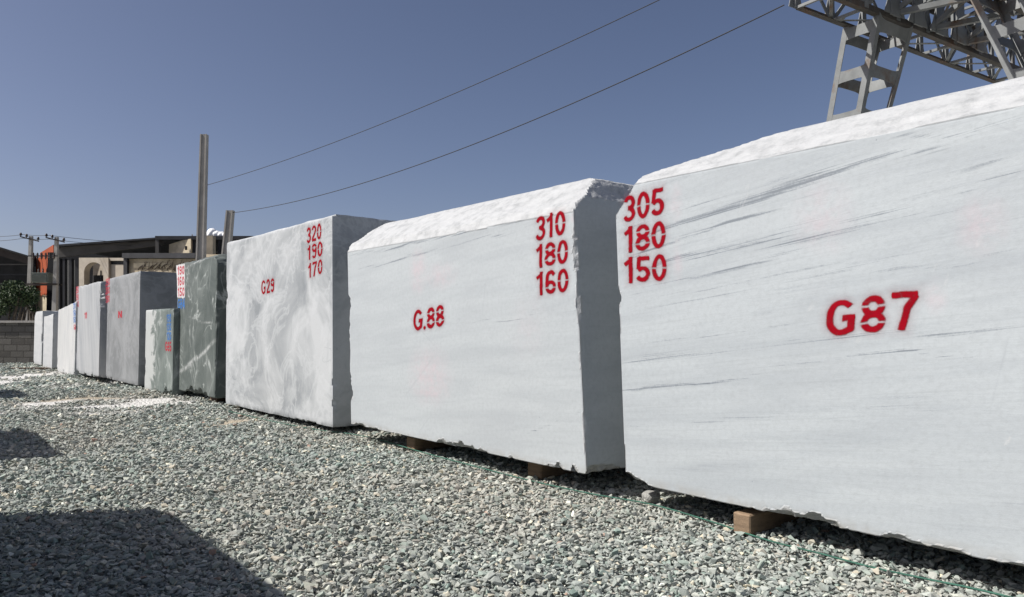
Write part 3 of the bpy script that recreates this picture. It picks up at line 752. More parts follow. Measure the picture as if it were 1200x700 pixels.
# ---- block C
base = bB + DIR*.06 + NRM*.04
cA = on_row(88.6, base); cB = on_row(68, base); LC = float(np.linalg.norm(cA-cB)); HC = 1.75
blc, uvc = stone_block('chalky white block with sloping top and blue numbers on its right edge', cA, cB, -.115, HC, 1.4, M['white'], .05,
    chamf=[((-.15,0,LC), (LC/2,0,HC-.0), .02, 3)], edge=.012, chip=.03, seed=8, chips=[(-LC/2-.02,.3,0,.14), (-LC/2,-.02,0,.16), (LC/2,.02,-.02,.10)])
stencil(blc, uvc, [('210', (86.0,362.5), (88.5,361.8), (86.0,355.5)), ('160', (86.0,370.5), (88.5,370), (86.0,363.5)), ('150', (86.0,378.5), (88.5,378), (86.0,371.5))], M['blue'], 'painted_dimensions', .095, .008)
stencil(blc, uvc, [('G4', (86.5,387), (88.6,386.7), (86.5,380.5))], M['red_far'], 'painted_code', .1, .008)

# ---- blocks D and E
base = cB + DIR*.5
dA = on_row(62.2, base); dB = on_row(51.5, base); LD = float(np.linalg.norm(dA-dB))
stone_block('narrow white block with clean sawn edges between two larger white blocks', dA, dB, -.10, 1.50, 1.3, M['white2'], .06, chamf=[((-.06,0,LD), (LD/2,0,1.50), .02, 3)], edge=.008, chip=.02, seed=9)
base = dB + DIR*.35
eA = on_row(49.5, base); eB = on_row(40.5, base); LE = float(np.linalg.norm(eA-eB))
stone_block('farthest white block at the row end, leaning by the grey wall', eA, eB, -.08, 1.60, 1.3, M['white2'], .06, chamf=[((-.3,0,.5), (-LE/2,0,1.42), .03, 3)], edge=.02, chip=.03, seed=10, chips=[(LE/2+.05,.8,-.02,.16)])

# ---- the row on the other side of the lane: outside the frame, its shadows fall into it
def shadow_block(tip_far, tip_near_len, H, label, seed, push, W=1.6):
    """tip_far: where the shadow of the far top corner falls"""
    tip_far = np.array(tip_far) - NRM*push
    off = H/math.tan(SUN_EL)*np.array((SUN_H.x, SUN_H.y))
    Bc = np.array(tip_far) + off                    # far end of the face towards the lane
    Ac = Bc - DIR*tip_near_len
    o, u = stone_block(label, Ac - NRM*0, Bc, 0.0, H, W, M['g88'], .05, seed=seed, edge=.03, chip=.04, group='stone blocks across the lane',
        chamf=[((0,.2,.25), (0,W,H-.15), .03, 3), ((-.25,0,.35), (-tip_near_len/2,0,H-.22), .04, 3), ((.25,0,.35), (tip_near_len/2,0,H-.2), .04, 3)])
    # the block stands on the far side: move it back by its own width
    o.location.x += NRM[0]*W; o.location.y += NRM[1]*W
    return o
shadow_block(gpt(150, 611), 3.1, 1.75, 'pale stone block across the lane throwing the largest shadow in the foreground', 31, .34)
shadow_block(gpt(25, 511), 1.75, 1.75, 'pale stone block across the lane throwing the middle shadow at left', 32, .26)
shadow_block(gpt(8, 459), 1.9, 1.75, 'pale stone block across the lane throwing the far small shadow', 33, .30)

# ------------------------------------------------------------------ timbers, twine, loose rocks
def timber(px, py, w, h, length, label, zb=0.0, mat='timber', axis=None):
    p = ground_at(px, py, zb); y = -NRM if axis is None else np.array(axis)
    o = MB().box(-w/2, w/2, 0, length, 0, h).build('timber', M[mat], bevel=.006)
    o.location = (p[0], p[1], zb); o.rotation_euler = (0, 0, math.atan2(y[1], y[0])-math.pi/2)
    return tag(o, label, 'timber', 'timbers under the blocks')
timber(869, 626.5, .095, .10, 1.4, 'sawn timber under the G87 block, lit at its end', .0)
timber(481, 527.5, .13, .105, 1.4, 'brown timber under the left half of the G.88 block', .0)
timber(626, 560, .14, .105, 1.4, 'brown timber under the right half of the G.88 block', .0)
timber(1330, 770, .13, .12, 1.3, 'timber under the far right end of the G87 block', .0)
timber(250, 471.5, .3, .08, 1.2, 'dark timber under the right end of the green block', .0, 'old_timber')
timber(34, 433.5, 1.1, .05, .25, 'flat reddish plank before the farthest white block', -.11, 'old_timber', axis=(0,1))

pts = []
for px, py in ((268,486),(320,497),(372,506),(410,511),(445,519),(500,539),(560,556),(620,569),(690,584),(760,598),(830,618),(900,640),(960,657),(1020,674),(1080,690),(1150,709),(1250,735)):
    g = gpt(px, py); pts.append((g[0]+rnd.uniform(-.01,.01), g[1]+rnd.uniform(-.01,.01), float(gz(g[0], g[1])) + .013 + rnd.uniform(-.006,.012)))
def smooth_pts(pts, n=8):
    q = []; P_ = [Vector(p) for p in pts]; P_ = [P_[0]] + P_ + [P_[-1]]
    for i in range(1, len(P_)-2):
        for k in range(n):
            t = k/n; a, b, c, d = P_[i-1], P_[i], P_[i+1], P_[i+2]
            q.append(.5*((2*b)+(c-a)*t+(2*a-5*b+4*c-d)*t*t+(3*b-a-3*c+d)*t**3))
    return q + [P_[-2]]
tag(MB().tube(smooth_pts(pts), .0042, 6).build('twine', M['twine'], smooth=True), 'green twine lying along the gravel in front of the blocks', 'twine')

M['rock'] = plain('broken_rock', (.33,.33,.31), .25, 12, .9, (.45,.42,.36), .6)
def rock(px, py, s, label, seed):
    bm = bmesh.new(); bmesh.ops.create_icosphere(bm, subdivisions=3, radius=1)
    co = np.array([v.co[:] for v in bm.verts]); n = fbm(co*1.3+seed, seed, 3)
    r = np.random.default_rng(seed); ns = r.normal(size=(9, 3)); ns /= np.linalg.norm(ns, axis=1)[:, None]
    d = np.min(np.where(co@ns.T > 1e-3, r.uniform(.6, .9, 9)/np.maximum(co@ns.T, 1e-3), 1.0), 1)
    co = co*np.minimum(1, d)[:, None]*(.9+.25*n)[:, None]*np.array((1.15, .9, .75))
    for v, c in zip(bm.verts, co): v.co = c*s
    me = bpy.data.meshes.new('rock'); bm.to_mesh(me); bm.free(); me.materials.append(M['rock'])
    o = link(bpy.data.objects.new('rock', me)); g = gpt(px, py); o.location = (g[0], g[1], float(gz(*g))+s*.5); o.rotation_euler = (0, 0, seed)
    return tag(o, label, 'rock', 'loose rocks by the blocks')
rock(762, 592, .052, 'grey broken rock on the gravel at the near corner of the G87 block', 3)
rock(716, 583, .032, 'small rock in the shade between the two nearest blocks', 5)

# ------------------------------------------------------------------ gantry crane behind the row
bdir = Vector((.838, .546, 0)); cdir = Vector((-.546, .838, 0)); UP = Vector((0, 0, 1))
O = P(987, 32, 14.0); HB_ = O.z
crane = empty('gantry_crane', (O.x, O.y, 0))
def lc(b, c, z): return bdir*b + cdir*c + UP*z       # crane-local point
S, GH, PN = .72, 1.15, 1.05                            # chord spacing, truss height, panel length
B0, B1_ = -1.42, 17.5
GAP = 2.15                                             # distance between the two girders
def chord_angle(mb, p, q, a, b_, w=.10, t=.014): mb.angle(p, q, a, b_, w, t)
class PIECES:
    """every bar or plate added becomes a part of its own"""
    def __init__(s, name, mat, parent): s.a = (name, mat, parent)
    def bar(s, *a, **k): return MB().bar(*a, **k).build(*s.a)
    def prism(s, *a): return MB().prism(*a).build(*s.a)
    def tube(s, *a): return MB().tube(*a).build(*s.a, True)
def build_girder(c0, z0, S_):
    """truss box: lower chords at c0 and c0-S_, upper chords GH above"""
    g = empty('girder'); g.parent = crane
    for z, up in ((z0, 1), (z0+GH, -1)):
        for c, sgn in ((c0, -1), (c0-S_, 1)):
            mb = MB(); mb.angle(lc(B0, c, z), lc(B1_, c, z), cdir*sgn, UP*up, .12, .016)
            mb.build('chord', M['steel_dark'], g)
    n = int((B1_-B0)/PN); br = PIECES('lacing', M['steel'], g); sd_ = PIECES('side_bracing', M['steel'], g); gs = PIECES('gusset', M['steel'], g)
    for i in range(n+1):
        b = B0 + i*PN
        for z in (z0+.03, z0+GH-.03):
            br.bar(lc(b, c0-.03, z), lc(b, c0-S_+.03, z), .05, .05)
            if i < n:
                a_, e_ = (c0-.03, c0-S_+.03) if i % 2 else (c0-S_+.03, c0-.03)
                br.bar(lc(b+.04, a_, z+.012), lc(b+PN-.04, e_, z+.012), .06, .012)
                gs.prism([lc(b-.16, a_, z-.02), lc(b+.20, a_, z-.02), lc(b+.06, a_+(e_-a_)*.36, z-.02)], UP*.012)
        for c in (c0-.02, c0-S_+.02):
            sd_.bar(lc(b, c, z0+.03), lc(b, c, z0+GH-.03), .13, .05, up=cdir)
            if i < n:
                z1, z2 = (z0+.06, z0+GH-.06) if i % 2 else (z0+GH-.06, z0+.06)
                sd_.bar(lc(b+.05, c, z1), lc(b+PN-.05, c, z2), .075, .02, up=cdir)
            cc = c + (.016 if c > c0-S_/2 else -.016)
            gs.prism([lc(b-.20, cc, z0+.02), lc(b+.20, cc, z0+.02), lc(b+.08, cc, z0+.42), lc(b-.08, cc, z0+.42)], cdir*.012)
            gs.prism([lc(b-.20, cc, z0+GH-.02), lc(b+.20, cc, z0+GH-.02), lc(b+.08, cc, z0+GH-.42), lc(b-.08, cc, z0+GH-.42)], cdir*.012)
    return g
build_girder(0, HB_, S); build_girder(-GAP, HB_, S)

def build_leg(b0, c0, z0, splay, ws, wb, taper=.0):
    """four corner angles joined by batten plates with curved gussets"""
    lg = empty('leg'); lg.parent = crane
    zt, zb = z0-.02, .35
    def cor(ib, ic, z):
        k = (zt-z)
        bb = ib*wb; cc = -ic*ws
        sh = max(.25, 1 - .13*k)
        return lc(b0 + bb*sh, c0 + splay*k + cc, z)
    for ib in (0, 1):
        for ic in (0, 1):
            MB().angle(cor(ib, ic, zt), cor(ib, ic, zb), bdir*(1 if ib == 0 else -1), cdir*(-1 if ic == 0 else 1), .115, .014).build('corner_angle', M['steel'], lg)
    z = zt-.14; H_ = .80; k = 0
    nrm = {('b', 0): -cdir, ('b', 1): cdir, ('c', 0): bdir, ('c', 1): -bdir}
    while z > zb+.5:
        for face in (('b', 0), ('b', 1), ('c', 0), ('c', 1)):
            def q(s, zz):
                if face[0] == 'b': a, e = cor(0, face[1], zz), cor(1, face[1], zz)
                else: a, e = cor(face[1], 0, zz), cor(face[1], 1, zz)
                return a + (e-a)*s
            top, bot = [], []
            for i in range(13):
                s = .02+.96*i/12; e = abs(2*s-1)**6.0; h = .105 + .13*e
                top.append(q(s, z+h)); bot.append(q(s, z-h))
            off = nrm[face]*.012
            MB().prism([p_+off*.3 for p_ in top] + [p_+off*.3 for p_ in bot[::-1]], off).build('batten_plate', M['steel'], lg)
        z -= H_; k += 1
    MB().bar(cor(.5, .5, .36)-bdir*.9, cor(.5, .5, .36)+bdir*.9, .5, .4).build('foot_beam', M['steel_dark'], lg)
    w_ = PIECES('rail_wheel', M['steel_dark'], lg)
    for s_ in (-.6, .6):
        c_ = cor(.5, .5, .17)+bdir*s_*.0+cdir*s_
        w_.tube([c_-bdir*.08, c_+bdir*.08], .17, 18)
    return lg
for b in (.02, 14.6):
    build_leg(b, 0, HB_, .225, S, 1.17)
    build_leg(b+.1, -GAP, HB_, -.36, S, 1.15)
# trolley between the two girders, with its hangers, seen against the sky
tro = empty('hoist_trolley'); tro.parent = crane
fr = PIECES('trolley_frame', M['steel_dark'], tro)
for b in (.75, 2.6): fr.bar(lc(b, .15, HB_+GH+.12), lc(b, -GAP-S-.15, HB_+GH+.12), .22, .24)
hg = PIECES('hanger_plate', M['steel'], tro)
for b in (.35, 1.15, 1.95, 2.75, 3.55):
    for c in (-S-.12, -GAP+.14):
        hg.bar(lc(b, c, HB_+GH+.02), lc(b, c, HB_+.0), .30, .03, up=cdir)
        hg.prism([lc(b-.34, c, HB_+.02), lc(b+.34, c, HB_+.02), lc(b+.13, c, HB_+.5), lc(b-.13, c, HB_+.5)], cdir*.014)
cr_ = PIECES('cross_bracing', M['steel'], tro)
for b in (.5, 1.8, 3.1):
    cr_.bar(lc(b, -S, HB_+.12), lc(b+.6, -GAP, HB_+.12), .10, .10); cr_.bar(lc(b+.6, -S, HB_+.28), lc(b, -GAP, HB_+.28), .08, .03)
    cr_.bar(lc(b, -S, HB_+.12), lc(b+.2, -GAP, HB_+1.0), .09, .09)
drum = MB().tube([lc(1.2, -S-.35, HB_+.75), lc(1.2, -GAP+.3, HB_+.75)], .26, 20); drum.build('winch_drum', M['steel_dark'], tro, True)
tag(crane, 'grey steel lattice gantry crane with splayed legs above the nearest block', 'gantry crane')

# ------------------------------------------------------------------ concrete poles behind the row
def concrete_pole(px, py_top, px_b, py_b, d, w, label):
    top = P(px, py_top, d); b = P(px_b, py_b, d); dr = (b-top)/(top.z-b.z); foot = top + dr*(top.z+.1)
    root = empty('concrete_pole', foot)
    T_ = top-foot; n = 8; mb = MB()
    hs = lambda k: (w*(1.0+.35*k))/2
    def ring(k, sx, sy):
        c = T_*(1-k); return [c+Vector((x*sx, y*sy, 0)) for x, y in ((-1,-1),(1,-1),(1,1),(-1,1))]
    vs = ring(0, hs(0)*.62, hs(0)*.7)+ring(1, hs(1)*.62, hs(1)*.7)
    mb.add(vs, [(0,1,2,3),(7,6,5,4),(0,4,5,1),(1,5,6,2),(2,6,7,3),(3,7,4,0)]); mb.build('shaft', M['pole_grey'], root)
    for s in (-1, 1):
        fl = MB()
        a0, a1 = T_+Vector((s*hs(0)*.85, 0, 0)), Vector((s*hs(1)*.85, 0, 0))
        w0, w1 = hs(0)*.22, hs(1)*.22
        vs = [a0+Vector((x*w0, y*hs(0), 0)) for x, y in ((-1,-1),(1,-1),(1,1),(-1,1))]+[a1+Vector((x*w1, y*hs(1), 0)) for x, y in ((-1,-1),(1,-1),(1,1),(-1,1))]
        fl.add(vs, [(0,1,2,3),(7,6,5,4),(0,4,5,1),(1,5,6,2),(2,6,7,3),(3,7,4,0)])
        fl.build('flange', M['concrete'], root)
    bo = PIECES('bolt', M['concrete'], root)
    for k in (.15, .38, .55, .65, .75):
        c = T_*(1-k) + Vector((-hs(k)*1.05, 0, 0)); bo.tube([c-Vector((.03,0,0)), c+Vector((.04,0,0))], .035, 8)
    return tag(root, label, 'pole', 'concrete poles behind the blocks'), top
pl1, top1 = concrete_pole(239.5, 158, 235.5, 300, 29, .235, 'tall bare concrete pole leaning slightly, behind the dark green block')
pl2, top2 = concrete_pole(270, 247, 266, 290, 29, .25, 'short bare concrete pole beside the tall one, behind the G29 block')

def cable(a, b, sag, r, label, name='overhead_cable', n=40):
    a, b = Vector(a), Vector(b)
    pts = [a.lerp(b, i/n) - UP*(sag*4*(i/n)*(1-i/n)) for i in range(n+1)]
    return tag(MB().tube(pts, r, 6).build(name, M['wire'], smooth=True), label, 'cable', 'overhead cables')
cable(P(243, 217, 29), P(940, -82, 14.0), .42, .010, 'upper black cable from the tall concrete pole across the sky')
cable(P(273, 249.5, 29), P(919, 6, 12.9), .62, .011, 'lower black cable from the short concrete pole to the crane')

# ------------------------------------------------------------------ block wall at the end of the lane
WY = 23.6
t = NT('concrete_block_masonry'); v = t.obj()
bt = t.n.new('ShaderNodeTexBrick'); t.l.new(t.obj((1,1,1), (math.pi/2, 0, 0)), bt.inputs['Vector'])
bt.inputs['Color1'].default_value = (.085,.08,.072,1); bt.inputs['Color2'].default_value = (.15,.142,.128,1); bt.inputs['Mortar'].default_value = (.06,.056,.05,1)
bt.inputs['Scale'].default_value = 1; bt.inputs['Brick Width'].default_value = .42; bt.inputs['Row Height'].default_value = .2; bt.inputs['Mortar Size'].default_value = .014
c = t.mix(t.math('MULTIPLY', t.ramp(t.noise(v, 5, 7, .7), (.4, 0.0), (.7, 1.0)), .5), bt.outputs[0], (.12,.11,.095))
t.bump(t.math('SUBTRACT', t.noise(v, 22, 6), t.math('MULTIPLY', bt.outputs['Fac'], 1.2)), .6, .02)
M['masonry'] = t.done(c, .95)
wall = empty('block_wall', (-14.5, WY, -.12))
MB().box(-18, 14.0, 0, .2, 0, .62).build('lower_course', M['masonry'], wall)
MB().box(-18, 14.0, .05, .25, .62, 1.30).build('upper_course', M['masonry'], wall)
MB().box(-18, 14.0, -.02, .30, 1.30, 1.37).build('coping', M['concrete'], wall)
tag(wall, 'low grey concrete block wall closing the far end of the lane', 'wall')

# ------------------------------------------------------------------ shrubs behind the wall
t = NT('leaf'); n = t.noise(t.obj(), 3, 4); c = t.ramp(t.math('MULTIPLY', t.attr('tone'), 1.0), (0.0, (.018,.034,.016)), (.6, (.045,.075,.028)), (1.0, (.085,.115,.045)))
M['leaf'] = t.done(c, .6)
def shrub(px, py, d, rx, rz, nl, label, seed, base_z=-.1):
    c = P(px, py, d); r = np.random.default_rng(seed); root = empty('shrub', (c.x, d, base_z))
    mb = MB(); cl = c.z-base_z; tips = []
    for k in range(9):
        a = r.uniform(0, 6.28); e = r.uniform(.4, 1.0)
        tip = Vector((math.cos(a)*rx*.75*e, math.sin(a)*rx*.75*e, cl + r.uniform(-.2, .7)*rz)); mid = tip*.5+Vector((r.normal()*.12, r.normal()*.12, .1))
        mb.tube([Vector((r.normal()*.06, r.normal()*.06, -.05)), mid, tip], [.05, .035, .012], 6); tips.append(tip)
    mb.build('stem', M['bark'], root, True)
    blobs = [(Vector((r.normal()*rx*.45, r.normal()*rx*.4, cl+r.normal()*rz*.35)), r.uniform(.28, .5)*rx) for _ in range(16)]
    V, T = [], []
    for k in range(nl):
        bc, br = blobs[r.integers(len(blobs))]
        n = r.normal(size=3); n /= np.linalg.norm(n); p = np.array(bc)+n*br*r.uniform(.55, 1.1)**.6*np.array((1, 1, .8))
        s = r.uniform(.035, .075); u = r.normal(size=3); u /= np.linalg.norm(u); w = np.cross(u, r.normal(size=3)); w /= np.linalg.norm(w)
        V += [p-u*s, p+w*s*.5, p+u*s, p-w*s*.5]; T += [r.uniform(0, 1)]*4
    o = np_mesh('foliage', np.array(V), np.arange(len(V)).reshape(-1, 4), M['leaf'], root)
    a_ = o.data.attributes.new('tone', 'FLOAT', 'POINT'); a_.data.foreach_set('value', np.array(T, np.float32))
    return tag(root, label, 'shrub', 'shrubs behind the wall')
shrub(14, 349, 31, 1.05, .62, 4200, 'bushy dark green shrub rising behind the wall at far left', 4)
shrub(37, 352, 33, .30, .70, 1100, 'narrower dark shrub behind the wall beside the utility pole', 6)
shrub(-22, 352, 31, 1.0, .6, 2500, 'dark shrub behind the wall cut by the left picture edge', 9)

# ------------------------------------------------------------------ transformer poles
def utility_pole(px, d, py_top, label):
    top = P(px, py_top, d); root = empty('utility_pole', (top.x, d, -.15)); h = top.z+.15
    mb = MB(); a, b = .11, .19
    mb.add([(-a,-a,h),(a,-a,h),(a,a,h),(-a,a,h),(-b,-b,0),(b,-b,0),(b,b,0),(-b,b,0)], [(0,1,2,3),(7,6,5,4),(0,4,5,1),(1,5,6,2),(2,6,7,3),(3,7,4,0)])
    mb.build('shaft', M['concrete'], root)
    MB().bar((-.75, -.16, h-.05), (.72, -.16, h-.42), .09, .09).build('crossarm', M['iron2'], root)
    for x, z in ((-.72, h-.04), (-.25, h-.14), (.66, h-.38)):
        ins = MB().lathe([(.03,.0),(.03,.06),(.10,.09),(.11,.13),(.06,.16),(.10,.19),(.08,.24),(.05,.30)], (x, -.16, z), 10).build('insulator', M['porcelain'], root, True)
    return tag(root, label, 'utility pole', 'utility poles carrying the transformer'), top
UD = 58
up1, ut1 = utility_pole(36.5, UD, 277, 'left concrete utility pole of the transformer pair')
up2, ut2 = utility_pole(66.5, UD, 278, 'right concrete utility pole of the transformer pair')
k = UD/F
def XZ(px, py, d): p = P(px, py, d); return p.x, p.z
x0, z0 = XZ(30, 333.5, UD); x1, _ = XZ(70, 333.5, UD)
plat = empty('transformer_platform', ((x0+x1)/2, UD, z0)); hw_ = (x1-x0)/2
for y in (-.30, .30): MB().bar((-hw_, y, 0), (hw_, y, 0), .08, .14).build('platform_beam', M['iron2'], plat)
_, zc = XZ(50, 300.5, UD)
MB().bar((-hw_*.75, -.28, zc-z0), (hw_*.95, -.28, zc-z0), .08, .10).build('fuse_bar', M['iron'], plat)
for i in range(6):
    MB().lathe([(.03,-.28),(.05,-.2),(.10,-.16),(.06,-.08),(.10,-.03),(.06,.08),(.08,.14),(.03,.26)], (-hw_*.45+i*hw_*.24, -.28, zc-z0), 8).build('fuse', M['porcelain'], plat, True)
tag(plat, 'steel platform and fuse bar fixed between the two utility poles', 'platform')
xa, za = XZ(40, 333, UD); xb, zb_ = XZ(60, 321, UD)
tr = empty('transformer', ((xa+xb)/2, UD, z0+.075)); w2 = (xb-xa)/2; hh = (zb_-za)-.05
MB().box(-w2*.9, w2*.9, -.38, .38, .05, hh).build('tank', M['trafo'], tr, bevel=.03)
MB().box(-w2*.96, w2*.96, -.44, .44, hh+.002, hh+.07).build('tank_cover', M['trafo'], tr)
for i in range(13):
    x = -w2*.8+i*w2*1.6/12; MB().box(x-.015, x+.015, -.50, -.385, .12, hh-.1).build('cooling_fin', M['trafo'], tr)
for i in range(3):
    MB().lathe([(.05,0),(.09,.05),(.05,.10),(.09,.15),(.05,.20),(.08,.25),(.04,.32),(.025,.42)], (-w2*.5+i*w2*.5, 0, hh+.072), 10).build('bushing', M['porcelain'], tr, True)
tag(tr, 'grey green transformer on the platform between the utility poles', 'transformer')
cw = lambda a, b, s, l, r=.016: cable(a, b, s, r, l)
for nm, dz, px_r, py_r, py_l in (('upper', 0, 250, 283, 274), ('lower', -.3, 235, 285, 280)):
    a = P(-40, py_l, 62); cable(a, Vector((ut1.x-.5, UD-.16, ut1.z+.12+dz)), .2, .018, f'{nm} distribution wire running left from the utility poles')
    cable(Vector((ut1.x-.5, UD-.16, ut1.z+.12+dz)), Vector((ut2.x-.5, UD-.16, ut2.z+.12+dz)), .05, .018, f'{nm} distribution wire between the two utility poles')
    cable(Vector((ut2.x-.5, UD-.16, ut2.z+.12+dz)), P(px_r, py_r, 66), .35, .018, f'{nm} distribution wire running right over the shed roof')
for i in range(3):
    a = Vector((ut1.x+.6+i*.35, UD-.3, zc+.2)); b = Vector((tr.location.x-w2*.5+i*w2*.5, UD, z0+.075+hh+.45))
    cable(a, b, -.12 if i else .1, .014, ['slack lead from the fuse bar to the transformer, left', 'slack lead from the fuse bar to the transformer, middle', 'slack lead from the fuse bar to the transformer, right'][i], 'transformer_lead', 12)

# ------------------------------------------------------------------ buildings behind
def rect(mb, px0, px1, py0, py1, d, th, dy=0.0, sk=0.0, ref=200):
    da, db = d+sk*(ref-px0), d+sk*(ref-px1); o = Vector((0, dy, 0))
    return mb.prism([P(px0, py1, da)+o, P(px1, py1, db)+o, P(px1, py0, db)+o, P(px0, py0, da)+o], (0, th, 0))
def to_local(o_list, root):
    for o in o_list:
        o.parent = root; o.matrix_parent_inverse = Matrix.Translation(-Vector(root.location))

# left shed: open front under a falling rake
D1 = 66
shl = empty('open_shed', (P(0, 385, D1).x, D1, -.15)); parts = []
a, b = P(-90, 264, D1), P(37, 303, D1); a2, b2 = P(-90, 273, D1), P(37, 311, D1)
parts.append(MB().prism([a2, b2, b, a], (0, .4, 0)).build('rake_beam', M['iron2']))
SK = Vector((-.662*4.5, 4.5, 0))
parts.append(MB().prism([a+Vector((0,-.3,0)), b+Vector((.2,-.3,0)), b+Vector((.2,-.3,.14)), a+Vector((0,-.3,.14))], SK).build('roof', M['dark']))
parts.append(rect(MB(), 28, 33, 309, 372, D1, .4, .5).build('post', M['iron2']))
q2 = P(37, 385, D1)+SK*.95
k2 = SK*.95+Vector((0,0,.66)); parts.append(MB().prism([Vector((a2.x, D1, -.1))+SK*.95, Vector((b2.x, D1, -.1))+SK*.95, b2+k2, a2+k2], (0, .2, 0)).build('back_wall', M['dark']))  # near-black back wall: the shed's interior shade is put into its colour
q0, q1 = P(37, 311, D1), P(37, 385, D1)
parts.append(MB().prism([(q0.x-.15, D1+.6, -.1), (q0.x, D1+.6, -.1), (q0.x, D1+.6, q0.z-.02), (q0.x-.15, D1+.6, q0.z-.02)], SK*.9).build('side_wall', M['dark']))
parts.append(MB().box(P(-90,0,D1).x, q0.x-.2, D1+1.6, D1+1.75, P(0,321,D1).z, P(0,320,D1).z+.02).build('tie_rod', M['iron']))
parts.append(MB().box(P(-90,0,D1).x, q0.x-.2, D1+.6, D1+.75, P(0,310,D1).z, P(0,309,D1).z+.02).build('tie_rod', M['rafter']))
to_local(parts, shl); tag(shl, 'dark open shed with a falling brown roof edge at far left', 'shed')

# orange clad building between the sheds
D2 = 74
org = empty('orange_building', (P(52, 385, D2).x, D2, -.15)); parts = []
OD = lambda px: D2 + .085*(62-px)
pp = [P(41.5, 344, OD(41.5)), P(62.5, 344, OD(62.5)), P(62.5, 287, OD(62.5)), P(47, 296.5, OD(47)), P(46, 302, OD(46)), P(41.5, 303, OD(41.5))]
parts.append(MB().prism(pp, (0, 7, 0)).build('cladding', M['orange']))
parts.append(rect(MB(), 43, 64, 344.3, 389, D2, 5, .15, .085, 62).build('wall', M['cream']))
jag = MB(); r = random.Random(3)
for i in range(9):
    x = 42.5+i*2.2; jag.prism([P(x-1.1, 344.2, OD(x-1.1)), P(x+1.1, 344.2, OD(x+1.1)), P(x+r.uniform(-.6,.6), 344+r.uniform(1.5,4.5), OD(x))], (0, .06, 0))
jj = jag.build('torn_edge', M['orange']); jj.location.y -= .07; parts.append(jj)
parts.append(rect(MB(), 38.5, 41.3, 300, 372, D2+1.5, .8, -.4).build('dark_column', M['dark']))
to_local(parts, org); tag(org, 'orange clad building with a sloping top above a cream wall', 'building')

# right shed: steel portal frame with a rising rake and a flat roofed bay
D3 = 62
shr = empty('steel_shed', (P(128, 385, D3).x, D3, -.15)); parts = []
parts.append(MB().prism([P(68, 302, D3), P(189, 287.5, D3), P(189, 281, D3), P(68, 290.2, D3)], (0, .35, 0)).build('rafter', M['rafter']))
fl = MB(); fl.prism([P(67, 290, D3), P(189, 280.8, D3), P(189, 279.0, D3), P(67, 287.8, D3)], (0, 10.5, 0)); o_ = fl.build('roof', M['iron']); o_.location.y -= .5; parts.append(o_)
parts.append(MB().box(P(63.5,0,D3+9).x, P(330,0,D3).x, D3+9, D3+9.2, -.1, P(0,283,D3).z).build('back_wall', M['dark']))  # dark sheet painting the shade under the roof
parts.append(rect(MB(), 66, 69.5, 303, 385, D3, .4, .05).build('column', M['iron']))
for x0_, x1_ in ((73, 75.5), (80.5, 83.5), (87.5, 92)): parts.append(rect(MB(), x0_, x1_, 303, 385, D3, .35, .05).build('column', M['iron']))
parts.append(rect(MB(), 69.5, 92, 304, 385, D3, .1, .9).build('sheet_wall', M['sheet']))
cl = rect(MB(), 187, 300, 278, 282.3, D3, 20, -.8).build('flat_roof', M['iron']); parts.append(cl)
parts.append(rect(MB(), 187, 191, 282.5, 300, D3, .35, -.75).build('post', M['rafter']))
parts.append(rect(MB(), 205, 206, 280, 300, D3, .15, 3).build('post', M['rafter']))
for x0_, x1_ in ((242.5, 247.5), (258.5, 263), (229, 232)): parts.append(rect(MB(), x0_, x1_, 282.5, 300, D3, .35, -.6).build('post', M['iron']))
UD_ = lambda px: D3 + .03*(229-px)
lw = MB().prism([P(x_, y_, UD_(x_)) for x_, y_ in ((203.5, 300), (229, 300), (229, 281.5), (220, 283), (204, 288))], (0, .3, 0)); lo = lw.build('upper_wall', M['cream']); lo.location.y -= .9; parts.append(lo)
parts.append(rect(MB(), 222.5, 225, 290, 294.5, D3, .05, -.96).build('wall_opening', M['dark']))
parts.append(rect(MB(), 248, 258.3, 279, 302, D3, .6, -1.6).build('stone_pier', M['tan']))
for x in (207, 218.5): parts.append(rect(MB(), x, x+1.0, 273 if x > 210 else 276, 278, D3, .08, 1).build('vent_pipe', M['concrete']))
to_local(parts, shr); tag(shr, 'black steel shed with a rising roof edge and flat roofed bay', 'shed')

tp = MB(); r = np.random.default_rng(5)
c0 = P(253.5, 277.9, 63)
bm = bmesh.new()
for i, (dx, rx, rz) in enumerate(((-.35, .45, .52), (.1, .5, .40), (.5, .45, .36), (.85, .32, .34))):
    mm = Matrix.Translation((dx, 0, rz*.62)) @ Matrix.Diagonal((rx, .6, rz, 1)); bmesh.ops.create_icosphere(bm, subdivisions=4, radius=1, matrix=mm)
co = np.array([v.co[:] for v in bm.verts]); n = fbm(co*5, 3, 4)
for v, q in zip(bm.verts, n): v.co = v.co*(1+.16*(q-.5)); v.co.z = max(v.co.z, .0)
me = bpy.data.meshes.new('tarpaulin_heap'); bm.to_mesh(me); bm.free(); me.materials.append(M['tarp']); me.shade_smooth()
o = link(bpy.data.objects.new('tarpaulin_heap', me)); o.location = (c0.x, 63, P(253, 278, D3).z+.01); tag(o, 'white bundled tarpaulin heaped on the flat shed roof', 'tarpaulin')

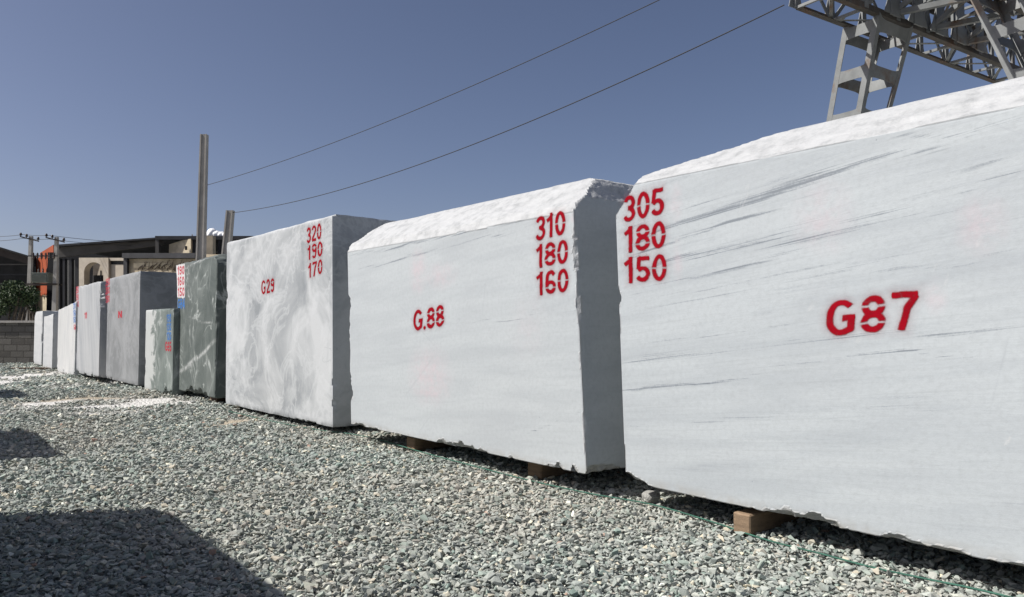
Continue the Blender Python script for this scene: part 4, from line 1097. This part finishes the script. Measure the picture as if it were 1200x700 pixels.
# arched stone front under the shed roof
D4 = 60
ar = empty('arched_facade', (P(110, 385, D4).x, D4, -.15)); parts = []
def arch_wall(x0, x1, yt, cx, hwid, ytop, yspring, d, th):
    mb = MB(); n = 18
    Pk = lambda px, py: P(px, py, d + .035*(110-px))
    ap = [(cx-hwid*math.cos(math.pi*i/n), yspring-(yspring-ytop)*math.sin(math.pi*i/n)) for i in range(n+1)]
    yb = 388
    mb.prism([Pk(x0, yb), Pk(cx-hwid, yb), Pk(cx-hwid, yspring), Pk(cx-hwid, yt), Pk(x0, yt)], (0, th, 0))
    mb.prism([Pk(cx+hwid, yb), Pk(x1, yb), Pk(x1, yt), Pk(cx+hwid, yt), Pk(cx+hwid, yspring)], (0, th, 0))
    for i in range(n):
        mb.prism([Pk(*ap[i]), Pk(*ap[i+1]), Pk(ap[i+1][0], yt), Pk(ap[i][0], yt)], (0, th, 0))
    return mb
parts.append(arch_wall(92.5, 127, 302.2, 109.8, 11.3, 307.5, 319, D4, .8).build('arched_wall', M['beige']))
parts.append(rect(MB(), 96, 125, 304, 388, D4, .15, 1.6, .035, 110).build('niche_wall', M['beige']))
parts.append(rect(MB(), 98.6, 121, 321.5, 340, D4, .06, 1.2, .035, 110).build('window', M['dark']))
parts.append(rect(MB(), 109, 110.3, 316, 340, D4, .08, 1.05, .035, 110).build('mullion', M['iron']))
parts.append(rect(MB(), 127, 148, 302.2, 305.5, D4, .6, .1, .035, 110).build('cornice', M['beige']))
parts.append(rect(MB(), 127, 148, 305.7, 309.5, D4, .5, .4, .035, 110).build('lintel', M['iron']))
parts.append(rect(MB(), 127, 148, 309.7, 388, D4, .5, .3, .035, 110).build('wall', M['beige']))
to_local(parts, ar); tag(ar, 'beige stone front with a round arched niche under the shed roof', 'building')

# low tan building in front of the steel shed
D5 = 54
lowb = empty('low_building', (P(200, 385, D5).x, D5, -.15)); parts = []
parts.append(rect(MB(), 147, 232, 297.5, 303.3, D5, 7, -.5, .03, 200).build('roof_edge', M['iron']))
parts.append(rect(MB(), 147, 151.3, 303.5, 388, D5, .3, -.3, .03, 200).build('corner_post', M['iron']))
parts.append(rect(MB(), 151.5, 290, 303.5, 388, D5, 6.0, .0, .03, 200).build('wall', M['tan']))
parts.append(rect(MB(), 232, 290, 298.5, 303.3, D5, 6.3, -.15, .03, 200).build('parapet', M['tan']))
parts.append(rect(MB(), 157, 200, 308.5, 314, D5, .06, -.065, .03, 200).build('sunlit_band', M['cream']))  # paler strip paints a band of sunlight across the tan wall
to_local(parts, lowb); tag(lowb, 'low tan plastered building with a black roof edge behind the blocks', 'building')
# dry creeper hanging over the plaster
cr = MB(); r = random.Random(12)
dz = D5-.12
for i in range(34):
    x = 160+i*1.75+r.uniform(-1, 1); y = 315+r.uniform(-1, 3); p = P(x, y, dz + .03*(200-x)); pts = [p]
    for s in range(5):
        st_ = r.uniform(-.05, .28); p = p + Vector((st_, -.49*st_-.012*r.random(), r.uniform(-.02, .20))); pts.append(p.copy())
    cr.tube(pts, [.03, .03, .025, .02, .015, .01], 5)
tag(cr.build('dry_creeper', M['bark']), 'bare dry creeper stems climbing the tan wall', 'creeper')
